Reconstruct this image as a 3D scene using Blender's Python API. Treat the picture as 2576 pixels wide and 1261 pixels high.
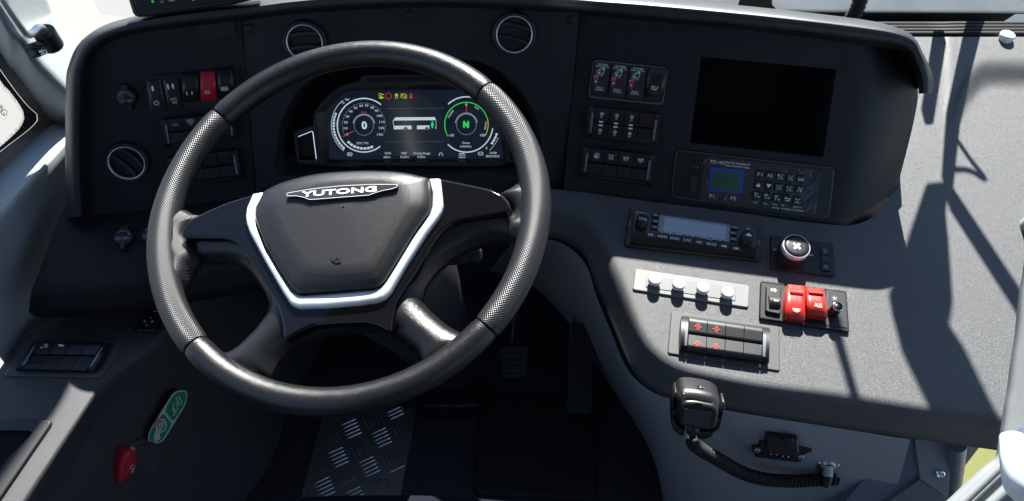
import bpy, bmesh, math, random
import numpy as np
from math import sin, cos, pi, radians, atan2, hypot, sqrt
from mathutils import Matrix, Vector
from mathutils.geometry import tessellate_polygon, delaunay_2d_cdt
for o in list(bpy.data.objects): bpy.data.objects.remove(o)
random.seed(4)
SC = bpy.context.scene
COL = SC.collection

# ------------------------------------------------------------------ camera
F, CX, CY = 2000.0, 1288.0, 630.5            # focal length and centre in the 2576 px wide frame
CAM = np.array([0, 0, 1.45]); PITCH = radians(50); ROLL = radians(5)
fw = np.array([0, cos(PITCH), -sin(PITCH)])
u0 = np.array([0, sin(PITCH), cos(PITCH)]); r0 = np.array([1.0, 0, 0])
rt = r0*cos(ROLL)+u0*sin(ROLL); up = u0*cos(ROLL)-r0*sin(ROLL)
cd = bpy.data.cameras.new('camera'); cam = bpy.data.objects.new('camera', cd); COL.objects.link(cam)
cd.sensor_width = 36; cd.lens = 36*F/2576; cd.clip_start = .02; cd.clip_end = 500
cam.matrix_world = Matrix(((rt[0], up[0], -fw[0], CAM[0]), (rt[1], up[1], -fw[1], CAM[1]), (rt[2], up[2], -fw[2], CAM[2]), (0, 0, 0, 1)))
SC.camera = cam

# ------------------------------------------------------------------ light
SUN_EL, SUN_AZ = radians(48), radians(-.5)      # azimuth from straight ahead, negative = from the left
sd = np.array([sin(SUN_AZ)*cos(SUN_EL), cos(SUN_AZ)*cos(SUN_EL), sin(SUN_EL)])
w = bpy.data.worlds.new('World'); SC.world = w; w.use_nodes = True
nt = w.node_tree; nt.nodes.clear()
sky = nt.nodes.new('ShaderNodeTexSky'); sky.sky_type = 'NISHITA'; sky.sun_disc = False
sky.ozone_density = 3; sky.dust_density = .4; sky.sun_elevation = SUN_EL; sky.sun_rotation = SUN_AZ
bg = nt.nodes.new('ShaderNodeBackground'); bg.inputs[1].default_value = .05
wo = nt.nodes.new('ShaderNodeOutputWorld')
nt.links.new(sky.outputs[0], bg.inputs[0]); nt.links.new(bg.outputs[0], wo.inputs[0])
sl = bpy.data.lights.new('sun', 'SUN'); sl.energy = 5; sl.angle = radians(.53); sl.color = (1, .945, .875)
so = bpy.data.objects.new('sun', sl); COL.objects.link(so); so.location = (0, 3, 6)
so.rotation_euler = Vector(tuple(sd)).to_track_quat('Z', 'Y').to_euler()
SC.view_settings.view_transform = 'Standard'; SC.view_settings.look = 'None'
SC.view_settings.exposure = 2.2; SC.view_settings.gamma = 1; SC.view_settings.use_curve_mapping = False
SC.render.engine = 'CYCLES'
cy = SC.cycles
cy.use_denoising = True; cy.max_bounces = 8; cy.diffuse_bounces = 4; cy.glossy_bounces = 4
cy.transparent_max_bounces = 12; cy.sample_clamp_indirect = 4; cy.caustics_reflective = False; cy.caustics_refractive = False

# ------------------------------------------------------------------ tracing: a pixel of the photo -> a point on a real surface
def ray(u, v):
    d = fw*F+rt*(u-CX)-up*(v-CY)
    return d/np.linalg.norm(d)
def hx(u, v, x): d = ray(u, v); return CAM+d*((x-CAM[0])/d[0])
def hy(u, v, y): d = ray(u, v); return CAM+d*((y-CAM[1])/d[1])
def hz(u, v, z): d = ray(u, v); return CAM+d*((z-CAM[2])/d[2])
class Pl:
    "a surface: origin o, right x, up-the-surface y, normal n"
    def __init__(s, yaw, rec, o, x=None, y=None):
        if x is None:
            a, r = radians(yaw), radians(rec)
            x = np.array([cos(a), sin(a), 0.0]); y = np.array([-sin(a), cos(a), 0])*sin(r)+np.array([0, 0, 1])*cos(r)
        s.x, s.y, s.n, s.o = x, y, np.cross(x, y), np.array(o, float)
    def hit(s, u, v, h=0.0):
        d = ray(u, v); o = s.o+s.n*h
        return CAM+d*(((o-CAM)@s.n)/(d@s.n))
    def loc(s, u, v, h=0.0):
        q = s.hit(u, v, h)-s.o; return (float(q@s.x), float(q@s.y))
    def at(s, u, v, h=0.0, rot=0.0):
        c, k = cos(rot), sin(rot)
        return Pl(0, 0, s.hit(u, v, h), s.x*c+s.y*k, s.y*c-s.x*k)
    def M(s):
        return Matrix([[s.x[i], s.y[i], s.n[i], s.o[i]] for i in range(3)]+[[0, 0, 0, 1]])
    def L(s, p):
        q = np.array(p)-s.o; return (float(q@s.x), float(q@s.y), float(q@s.n))
def plane3(a, b, c):
    "surface through three points, x along a->b"
    a, b, c = map(np.array, (a, b, c)); x = (b-a)/np.linalg.norm(b-a)
    n = np.cross(x, c-a); n /= np.linalg.norm(n)
    return Pl(0, 0, a, x, np.cross(n, x))
S0 = .670833
def conv(ox, oy, s): return lambda x, y: ((ox+x/s)*S0, (oy+y/s)*S0)
kD = lambda x, y: (x, y)
kA = conv(0, 0, 1.3417); kB = conv(900, 0, 1.8017); kC = conv(2000, 0, 1.4008); kE = conv(0, 900, 1.287)
kF = conv(500, 600, 1.26125); kG = conv(2200, 700, 1.5764); kH = conv(2400, 1300, 1.7889); kI = conv(900, 1400, 1.61)
kJ = conv(1050, 250, 2.8622); kK = conv(500, 230, 2.5733); kL = conv(2150, 200, 2.4244); kM = conv(2500, 540, 3.5029)
kN = conv(450, 0, 3.9631); kO = conv(1000, 640, 4.2933); kP = conv(3400, 1480, 3.1523); kQ = conv(0, 1200, 1.854)
kR = conv(0, 0, 2.1021); kS = conv(1600, 800, 1.8011); kT = conv(2700, 0, 2.2596); kU = conv(2480, 1420, 4.5036)
class Tr:
    "traces photo pixels (of one enlarged crop) on a surface, in that surface's own metres"
    def __init__(s, fr, k): s.fr, s.k = fr, k
    def p(s, x, y, h=0.0): return s.fr.loc(*s.k(x, y), h)
    def ps(s, pts, h=0.0): return [s.p(x, y, h) for x, y in pts]
    def sc(s, x, y): a, b = s.p(x, y), s.p(x+10, y); return hypot(a[0]-b[0], a[1]-b[1])/10

# ------------------------------------------------------------------ materials
MAT = {}
def mat(name, col, rough=.5, metal=0, bump=None, emit=0, coat=0, spec=.5, vary=0, emit_col=None):
    if name in MAT: return MAT[name]
    m = bpy.data.materials.new(name); m.use_nodes = True; n = m.node_tree; b = n.nodes['Principled BSDF']
    b.inputs['Base Color'].default_value = (*col, 1); b.inputs['Roughness'].default_value = rough
    b.inputs['Metallic'].default_value = metal; b.inputs['Coat Weight'].default_value = coat
    b.inputs['Specular IOR Level'].default_value = spec
    if emit:
        b.inputs['Emission Color'].default_value = (*(emit_col or col), 1); b.inputs['Emission Strength'].default_value = emit
    tc = n.nodes.new('ShaderNodeTexCoord')
    if vary:
        z = n.nodes.new('ShaderNodeTexNoise'); z.inputs['Scale'].default_value = 9; z.inputs['Detail'].default_value = 5
        n.links.new(tc.outputs['Object'], z.inputs['Vector'])
        mr = n.nodes.new('ShaderNodeMapRange'); mr.inputs[1].default_value = .3; mr.inputs[2].default_value = .7
        mr.inputs[3].default_value = rough-vary; mr.inputs[4].default_value = rough+vary
        n.links.new(z.outputs[0], mr.inputs[0]); n.links.new(mr.outputs[0], b.inputs['Roughness'])
        # a little pale dust in specks
        sp = n.nodes.new('ShaderNodeTexNoise'); sp.inputs['Scale'].default_value = 420; sp.inputs['Detail'].default_value = 1
        n.links.new(tc.outputs['Object'], sp.inputs['Vector'])
        cr = n.nodes.new('ShaderNodeValToRGB'); cr.color_ramp.elements[0].position = .72; cr.color_ramp.elements[1].position = .76
        cr.color_ramp.elements[0].color = (*col, 1); cr.color_ramp.elements[1].color = (*[min(1, c*2+.04) for c in col], 1)
        n.links.new(sp.outputs[0], cr.inputs[0]); n.links.new(cr.outputs[0], b.inputs['Base Color'])
    if bump:
        kind, scale, st, dist = bump
        bp = n.nodes.new('ShaderNodeBump'); bp.inputs['Strength'].default_value = st; bp.inputs['Distance'].default_value = dist
        if kind == 'leather':
            v = n.nodes.new('ShaderNodeTexVoronoi'); v.feature = 'DISTANCE_TO_EDGE'; v.inputs['Scale'].default_value = scale
            nz = n.nodes.new('ShaderNodeTexNoise'); nz.inputs['Scale'].default_value = scale*.6
            mx = n.nodes.new('ShaderNodeMixRGB'); mx.inputs[0].default_value = .012
            n.links.new(tc.outputs['Object'], nz.inputs['Vector'])
            n.links.new(tc.outputs['Object'], mx.inputs[1]); n.links.new(nz.outputs['Color'], mx.inputs[2])
            n.links.new(mx.outputs[0], v.inputs['Vector'])
            pw = n.nodes.new('ShaderNodeMath'); pw.operation = 'MINIMUM'; pw.inputs[1].default_value = .22
            n.links.new(v.outputs['Distance'], pw.inputs[0]); n.links.new(pw.outputs[0], bp.inputs['Height'])
        elif kind == 'noise':
            nz = n.nodes.new('ShaderNodeTexNoise'); nz.inputs['Scale'].default_value = scale; nz.inputs['Detail'].default_value = 3
            n.links.new(tc.outputs['Object'], nz.inputs['Vector']); n.links.new(nz.outputs[0], bp.inputs['Height'])
        elif kind == 'perf':
            uv = n.nodes.new('ShaderNodeUVMap'); sx = n.nodes.new('ShaderNodeSeparateXYZ'); n.links.new(uv.outputs[0], sx.inputs[0])
            def mth(op, a, bb=None):
                q = n.nodes.new('ShaderNodeMath'); q.operation = op
                for i, t in enumerate((a, bb)):
                    if t is None: continue
                    if isinstance(t, (int, float)): q.inputs[i].default_value = t
                    else: n.links.new(t, q.inputs[i])
                return q.outputs[0]
            k = 2*pi/scale
            a = mth('SINE', mth('MULTIPLY', sx.outputs[0], k))
            c = mth('SINE', mth('MULTIPLY', sx.outputs[1], k))
            n.links.new(mth('MULTIPLY', a, c), bp.inputs['Height'])
        n.links.new(bp.outputs[0], b.inputs['Normal'])
    MAT[name] = m; return m
def glassy(name, tint=(1, 1, 1), f=.06):
    m = bpy.data.materials.new(name); m.use_nodes = True; n = m.node_tree; n.nodes.clear()
    t = n.nodes.new('ShaderNodeBsdfTransparent'); t.inputs[0].default_value = (*tint, 1)
    g = n.nodes.new('ShaderNodeBsdfGlossy'); g.inputs['Roughness'].default_value = .02
    lw = n.nodes.new('ShaderNodeLayerWeight'); lw.inputs[0].default_value = .5
    pw = n.nodes.new('ShaderNodeMath'); pw.operation = 'POWER'; pw.inputs[1].default_value = 5; n.links.new(lw.outputs['Facing'], pw.inputs[0])
    l = n.nodes.new('ShaderNodeMath'); l.operation = 'MULTIPLY_ADD'; l.inputs[1].default_value = .9; l.inputs[2].default_value = f; n.links.new(pw.outputs[0], l.inputs[0])
    mx = n.nodes.new('ShaderNodeMixShader'); o = n.nodes.new('ShaderNodeOutputMaterial')
    n.links.new(l.outputs[0], mx.inputs[0]); n.links.new(t.outputs[0], mx.inputs[1]); n.links.new(g.outputs[0], mx.inputs[2])
    n.links.new(mx.outputs[0], o.inputs[0]); MAT[name] = m; return m
DASH = mat('dash plastic', (.009, .0095, .011), .42, bump=('leather', 900, .3, .0002), vary=.04, spec=.7)
PANEL = mat('panel plastic', (.007, .0085, .011), .52, bump=('noise', 1500, .25, .0004), vary=.06, spec=.35)
CONS = mat('console leathergrain', (.068, .069, .071), .50, bump=('leather', 470, .9, .0009), vary=.05, spec=.55)
SIDEM = mat('side console grain', (.042, .043, .046), .52, bump=('leather', 620, .6, .0006), vary=.05, spec=.4)
LOWM = mat('lower shelf grain', (.005, .0055, .0065), .55, bump=('leather', 800, .4, .0003), vary=.05, spec=.25)
SHELFM = mat('shelf grey', (.10, .106, .112), .6, bump=('leather', 520, .4, .0005), vary=.05, spec=.4)
RIML = mat('rim leather', (.008, .008, .0085), .29, bump=('leather', 520, .5, .0005), spec=.5)
PERF = mat('perforated leather', (.013, .013, .014), .36, bump=('perf', .0030, .6, .0005), spec=.55)
COVERM = mat('airbag cover grain', (.010, .010, .011), .37, bump=('leather', 700, .5, .00032), spec=.5)
GLOSS = mat('piano black', (.003, .003, .004), .07, spec=.4)
SILVER = mat('brushed silver', (.66, .67, .68), .36, metal=.35)
CHROME = mat('chrome', (.8, .8, .82), .12, metal=1)
STEEL = mat('dull steel', (.42, .42, .43), .35, metal=.9)
BLK = mat('black plastic', (.008, .008, .009), .42, spec=.5)
BLK2 = mat('black satin', (.013, .013, .015), .5, bump=('noise', 900, .15, .0003), spec=.45)
DARK = mat('deep black', (.004, .004, .004), .8, spec=.2)
WALLG = mat('wall grey', (.29, .31, .315), .6, bump=('leather', 420, .4, .001), vary=.05, spec=.4)
SKIRT = mat('skirt grey', (.31, .32, .325), .55, bump=('noise', 700, .2, .0004), spec=.4)
INK = mat('white print', (.88, .88, .88), .6)
INKD = mat('grey print', (.45, .46, .48), .6)
REDINK = mat('red print', (.6, .03, .02), .6)
REDP = mat('red plastic', (.46, .018, .010), .38, spec=.5)
REDD = mat('dark red plastic', (.5, .009, .03), .4, spec=.5)
YEL = mat('yellow plastic', (.75, .33, .01), .45)
RUB = mat('rubber', (.014, .014, .015), .7, bump=('noise', 600, .3, .0006), spec=.3)
FLOORM = mat('floor vinyl', (.02, .021, .026), .6, bump=('noise', 500, .2, .0005), vary=.08)
WHITEB = mat('white plastic', (.78, .79, .79), .35)

# ------------------------------------------------------------------ mesh builder
_txt = {}
def text_geo(s):
    if s in _txt: return _txt[s]
    c = bpy.data.curves.new('lettering', 'FONT'); c.body = s; c.resolution_u = 3
    o = bpy.data.objects.new('lettering', c); COL.objects.link(o)
    dg = bpy.context.evaluated_depsgraph_get(); dg.update()
    me = bpy.data.meshes.new_from_object(o.evaluated_get(dg))
    vs = np.array([v.co[:2] for v in me.vertices]) if len(me.vertices) else np.zeros((0, 2)); fs = [tuple(p.vertices) for p in me.polygons]
    bpy.data.objects.remove(o); bpy.data.curves.remove(c); bpy.data.meshes.remove(me)
    x0, x1 = vs[:, 0].min(), vs[:, 0].max()
    _txt[s] = ((vs[:, 0]-x0), vs[:, 1], x1-x0, fs); return _txt[s]
def rp(pts, r, n=4):
    "round the corners of a polygon"
    out = []; m = len(pts)
    for i in range(m):
        p0, p, p1 = (np.array(pts[(i+k) % m][:2], float) for k in (-1, 0, 1))
        a, b = p0-p, p1-p; la, lb = np.linalg.norm(a), np.linalg.norm(b)
        q = min(r, la*.48, lb*.48)
        s, e = p+a/la*q, p+b/lb*q
        for j in range(n+1):
            t = j/n; out.append(tuple(s*(1-t)**2+p*2*t*(1-t)+e*t*t))
    return out
def area(p): return sum(p[i][0]*p[(i+1) % len(p)][1]-p[(i+1) % len(p)][0]*p[i][1] for i in range(len(p)))/2
def ccw(p): return list(p) if area(p) > 0 else list(p)[::-1]
def circ(c, r, n=32, a0=0, a1=2*pi):
    full = abs(a1-a0-2*pi) < 1e-6
    return [(c[0]+r*cos(a0+(a1-a0)*i/(n if full else n-1)), c[1]+r*sin(a0+(a1-a0)*i/(n if full else n-1))) for i in range(n)]
def cat(pts, n=6, closed=False):
    "smooth curve through points of any dimension"
    P = [np.array(p, float) for p in pts]; out = []; m = len(P)
    for i in range(m if closed else m-1):
        g = (lambda k: P[k % m]) if closed else (lambda k: P[min(max(k, 0), m-1)])
        a, b, c, d = g(i-1), g(i), g(i+1), g(i+2)
        for j in range(n):
            t = j/n
            out.append(.5*((2*b)+(-a+c)*t+(2*a-5*b+4*c-d)*t*t+(-a+3*b-3*c+d)*t**3))
    if not closed: out.append(P[-1])
    return [tuple(p) for p in out]
class MB:
    def __init__(s): s.v = []; s.f = []; s.uv = {}; s.sm = []
    def add(s, vs, fs, smooth=False):
        k = len(s.v); s.v += [tuple(map(float, v)) for v in vs]; s.f += [tuple(i+k for i in f) for f in fs]; s.sm += [smooth]*len(fs); return k
    def prism(s, poly, z0, z1, bev=0.0, holes=(), seg=2, bottom=False):
        poly = ccw(poly); n = len(poly)
        rings = [(0, z0)]
        if bev: rings += [(bev*(1-cos(a)), z1-bev+bev*sin(a)) for a in [pi/2*j/seg for j in range(seg+1)]]
        else: rings += [(0, z1)]
        P = np.array([q[:2] for q in poly]); nx = np.roll(P, -1, 0)-P; pv = P-np.roll(P, 1, 0)
        def nrm(e): l = np.maximum(np.hypot(e[:, 0], e[:, 1]), 1e-9)[:, None]; return np.stack([-e[:, 1], e[:, 0]], 1)/l
        nn = nrm(nx)+nrm(pv); d = np.maximum((nn*nn).sum(1)/2, .5)[:, None]; nn = nn/d
        vs = []
        for o, z in rings:
            for q in P+nn*o: vs.append((q[0], q[1], z))
        fs = []
        for r in range(len(rings)-1):
            for i in range(n):
                j = (i+1) % n; fs.append((r*n+i, r*n+j, (r+1)*n+j, (r+1)*n+i))
        s.add(vs, fs, smooth=bool(bev))
        top = [(v[0], v[1], z1) for v in vs[-n:]]
        hs = [[(q[0], q[1], z1) for q in ccw(h)] for h in holes]
        allv = top+[q for h in hs for q in h]
        tris = tessellate_polygon([[Vector(q) for q in top]]+[[Vector(q) for q in h] for h in hs])
        fx = []
        for t in tris:
            a, b, c = (allv[i] for i in t)
            fx.append(t if (b[0]-a[0])*(c[1]-a[1])-(b[1]-a[1])*(c[0]-a[0]) > 0 else t[::-1])
        s.add(allv, fx)
        for h in hs:
            m = len(h); s.add(h+[(q[0], q[1], z0) for q in h], [(i, i+m, (i+1) % m+m, (i+1) % m) for i in range(m)])
        if bottom: s.add([(v[0], v[1], z0) for v in vs[:n]], [tuple(range(n))[::-1]])
    def flat(s, poly, z): s.prism(poly, z-.00005, z)
    def ribbon(s, pts, w, z, closed=False, taper=None):
        P = [np.array(p[:2], float) for p in pts]; n = len(P); vs = []
        for i in range(n):
            a = P[(i-1) % n] if (closed or i) else P[i]; b = P[(i+1) % n] if (closed or i < n-1) else P[i]
            d = b-a; d = d/max(np.linalg.norm(d), 1e-9); m = np.array([-d[1], d[0]])*w/2
            vs += [(*(P[i]+m), z), (*(P[i]-m), z)]
        s.add(vs, [(2*i, 2*i+1, (2*i+3) % (2*n), (2*i+2) % (2*n)) for i in range(n if closed else n-1)])
    def lathe(s, c, prof, n=32, smooth=True, cap=True):
        vs = []; m = len(prof)
        for r, z in prof:
            for i in range(n): vs.append((c[0]+r*cos(2*pi*i/n), c[1]+r*sin(2*pi*i/n), z))
        fs = [(k*n+i, k*n+(i+1) % n, (k+1)*n+(i+1) % n, (k+1)*n+i) for k in range(m-1) for i in range(n)]
        s.add(vs, fs, smooth)
        if cap and prof[-1][0] > 1e-6: s.add(vs[-n:], [tuple(range(n))])
    def tube(s, path, r, n=10, closed=False, smooth=True, cap=True):
        P = [np.array(p, float) for p in path]; m = len(P); vs = []; N = None
        for i in range(m):
            a = P[(i-1) % m] if (closed or i) else P[i]; b = P[(i+1) % m] if (closed or i < m-1) else P[i]
            t = b-a; t = t/max(np.linalg.norm(t), 1e-9)
            if N is None:
                h = np.array([0, 0, 1.0]) if abs(t[2]) < .9 else np.array([1.0, 0, 0]); N = np.cross(t, h)
            N = N-t*(N@t); N = N/max(np.linalg.norm(N), 1e-9); B = np.cross(t, N)
            rr = r[i] if hasattr(r, '__len__') else r
            vs += [tuple(P[i]+(N*cos(2*pi*j/n)+B*sin(2*pi*j/n))*rr) for j in range(n)]
        s.add(vs, [(i*n+j, i*n+(j+1) % n, ((i+1) % m)*n+(j+1) % n, ((i+1) % m)*n+j) for i in range(m if closed else m-1) for j in range(n)], smooth)
        if cap and not closed: s.add(vs[:n], [tuple(range(n))[::-1]]); s.add(vs[-n:], [tuple(range(n))])
    def loft(s, rows, smooth=True, closed=False):
        n = len(rows[0]); vs = [p for r in rows for p in r]
        s.add(vs, [(i*n+j, i*n+(j+1) % n, (i+1)*n+(j+1) % n, (i+1)*n+j) for i in range(len(rows)-1) for j in range(n if closed else n-1)], smooth)
    def box(s, c, d, z0=None):
        x, y, z = c; a, b, e = (q/2 for q in d)
        vs = [(x+i*a, y+j*b, z+k*e) for i in (-1, 1) for j in (-1, 1) for k in (-1, 1)]
        s.add(vs, [(0, 1, 3, 2), (4, 6, 7, 5), (0, 4, 5, 1), (2, 3, 7, 6), (0, 2, 6, 4), (1, 5, 7, 3)])
    def text(s, t, a, b, hgt, z):
        "write t along a->b (centre line) with cap height hgt"
        X, Y, W, fs = text_geo(t); a, b = np.array(a[:2]), np.array(b[:2]); e = b-a; l = np.linalg.norm(e); e = e/l; q = np.array([-e[1], e[0]])
        k = hgt/.7
        s.add([(*(a+e*(x/W*l)+q*((y-.35)*k)), z) for x, y in zip(X, Y)], fs)
    def bold(s, t, a, b, hgt, z, w):
        for i, (x, y) in enumerate(((0, 0), (w, 0), (-w, 0), (0, w), (0, -w), (w*.7, w*.7), (-w*.7, -w*.7), (w*.7, -w*.7), (-w*.7, w*.7))):
            s.text(t, (a[0]+x, a[1]+y), (b[0]+x, b[1]+y), hgt, z+i*.00002)
    def build(s, name, m, parent=None, bevel=0):
        me = bpy.data.meshes.new(name); me.from_pydata(s.v, [], s.f)
        me.polygons.foreach_set('use_smooth', s.sm)
        if s.uv:
            l = me.uv_layers.new(name='UVMap')
            for lp in me.loops: l.data[lp.index].uv = s.uv.get(lp.vertex_index, (0, 0))
        me.materials.append(m); me.update()
        o = bpy.data.objects.new(name, me); COL.objects.link(o)
        if parent is not None: o.parent = parent
        return o
def thing(name, label, catg, fr=None, group=None):
    o = bpy.data.objects.new(name, None); COL.objects.link(o); o.empty_display_size = .03
    if fr is not None: o.matrix_world = fr.M()
    o['label'] = label; o['category'] = catg
    if group: o['group'] = group
    return o
def tag(o, label, catg, group=None):
    o['label'] = label; o['category'] = catg
    if group: o['group'] = group
    return o
def struct(o): o['kind'] = 'structure'; return o
WORLD = Pl(0, 0, (0, 0, 0), np.array([1.0, 0, 0]), np.array([0, 1.0, 0]))
def bil(q, s, t):
    "q = TL, TR, BR, BL"
    return tuple((q[0][i]*(1-s)+q[1][i]*s)*(1-t)+(q[3][i]*(1-s)+q[2][i]*s)*t for i in (0, 1))
def pad(mb, tr, q, zf, z0=0.0, nx=6, ny=8, s0=0, s1=1, t0=0, t1=1, smooth=True, rnd=0.0):
    "raised pad over a traced four-corner outline; zf(s,t) is its height"
    g = []
    for j in range(ny+1):
        for i in range(nx+1):
            a, b = i/nx, j/ny; z = zf(a, b)
            if rnd:
                e = min(a*nx, (1-a)*nx, b*ny, (1-b)*ny)
                if e < .5: z -= rnd
            s_, t_ = s0+(s1-s0)*a, t0+(t1-t0)*b
            x, y = tr.p(*bil(q, s_, t_), z); g.append((x, y, z))
    W = nx+1
    mb.add(g, [(j*W+i, (j+1)*W+i, (j+1)*W+i+1, j*W+i+1) for j in range(ny) for i in range(nx)], smooth)
    ring = [i for i in range(W)]+[j*W+nx for j in range(1, ny+1)]+[ny*W+i for i in range(nx-1, -1, -1)]+[j*W for j in range(ny-1, 0, -1)]
    R = [g[i] for i in ring]; n = len(R)
    mb.add(R+[(x, y, z0) for x, y, z in R], [(i, (i+1) % n, (i+1) % n+n, i+n) for i in range(n)])
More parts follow.
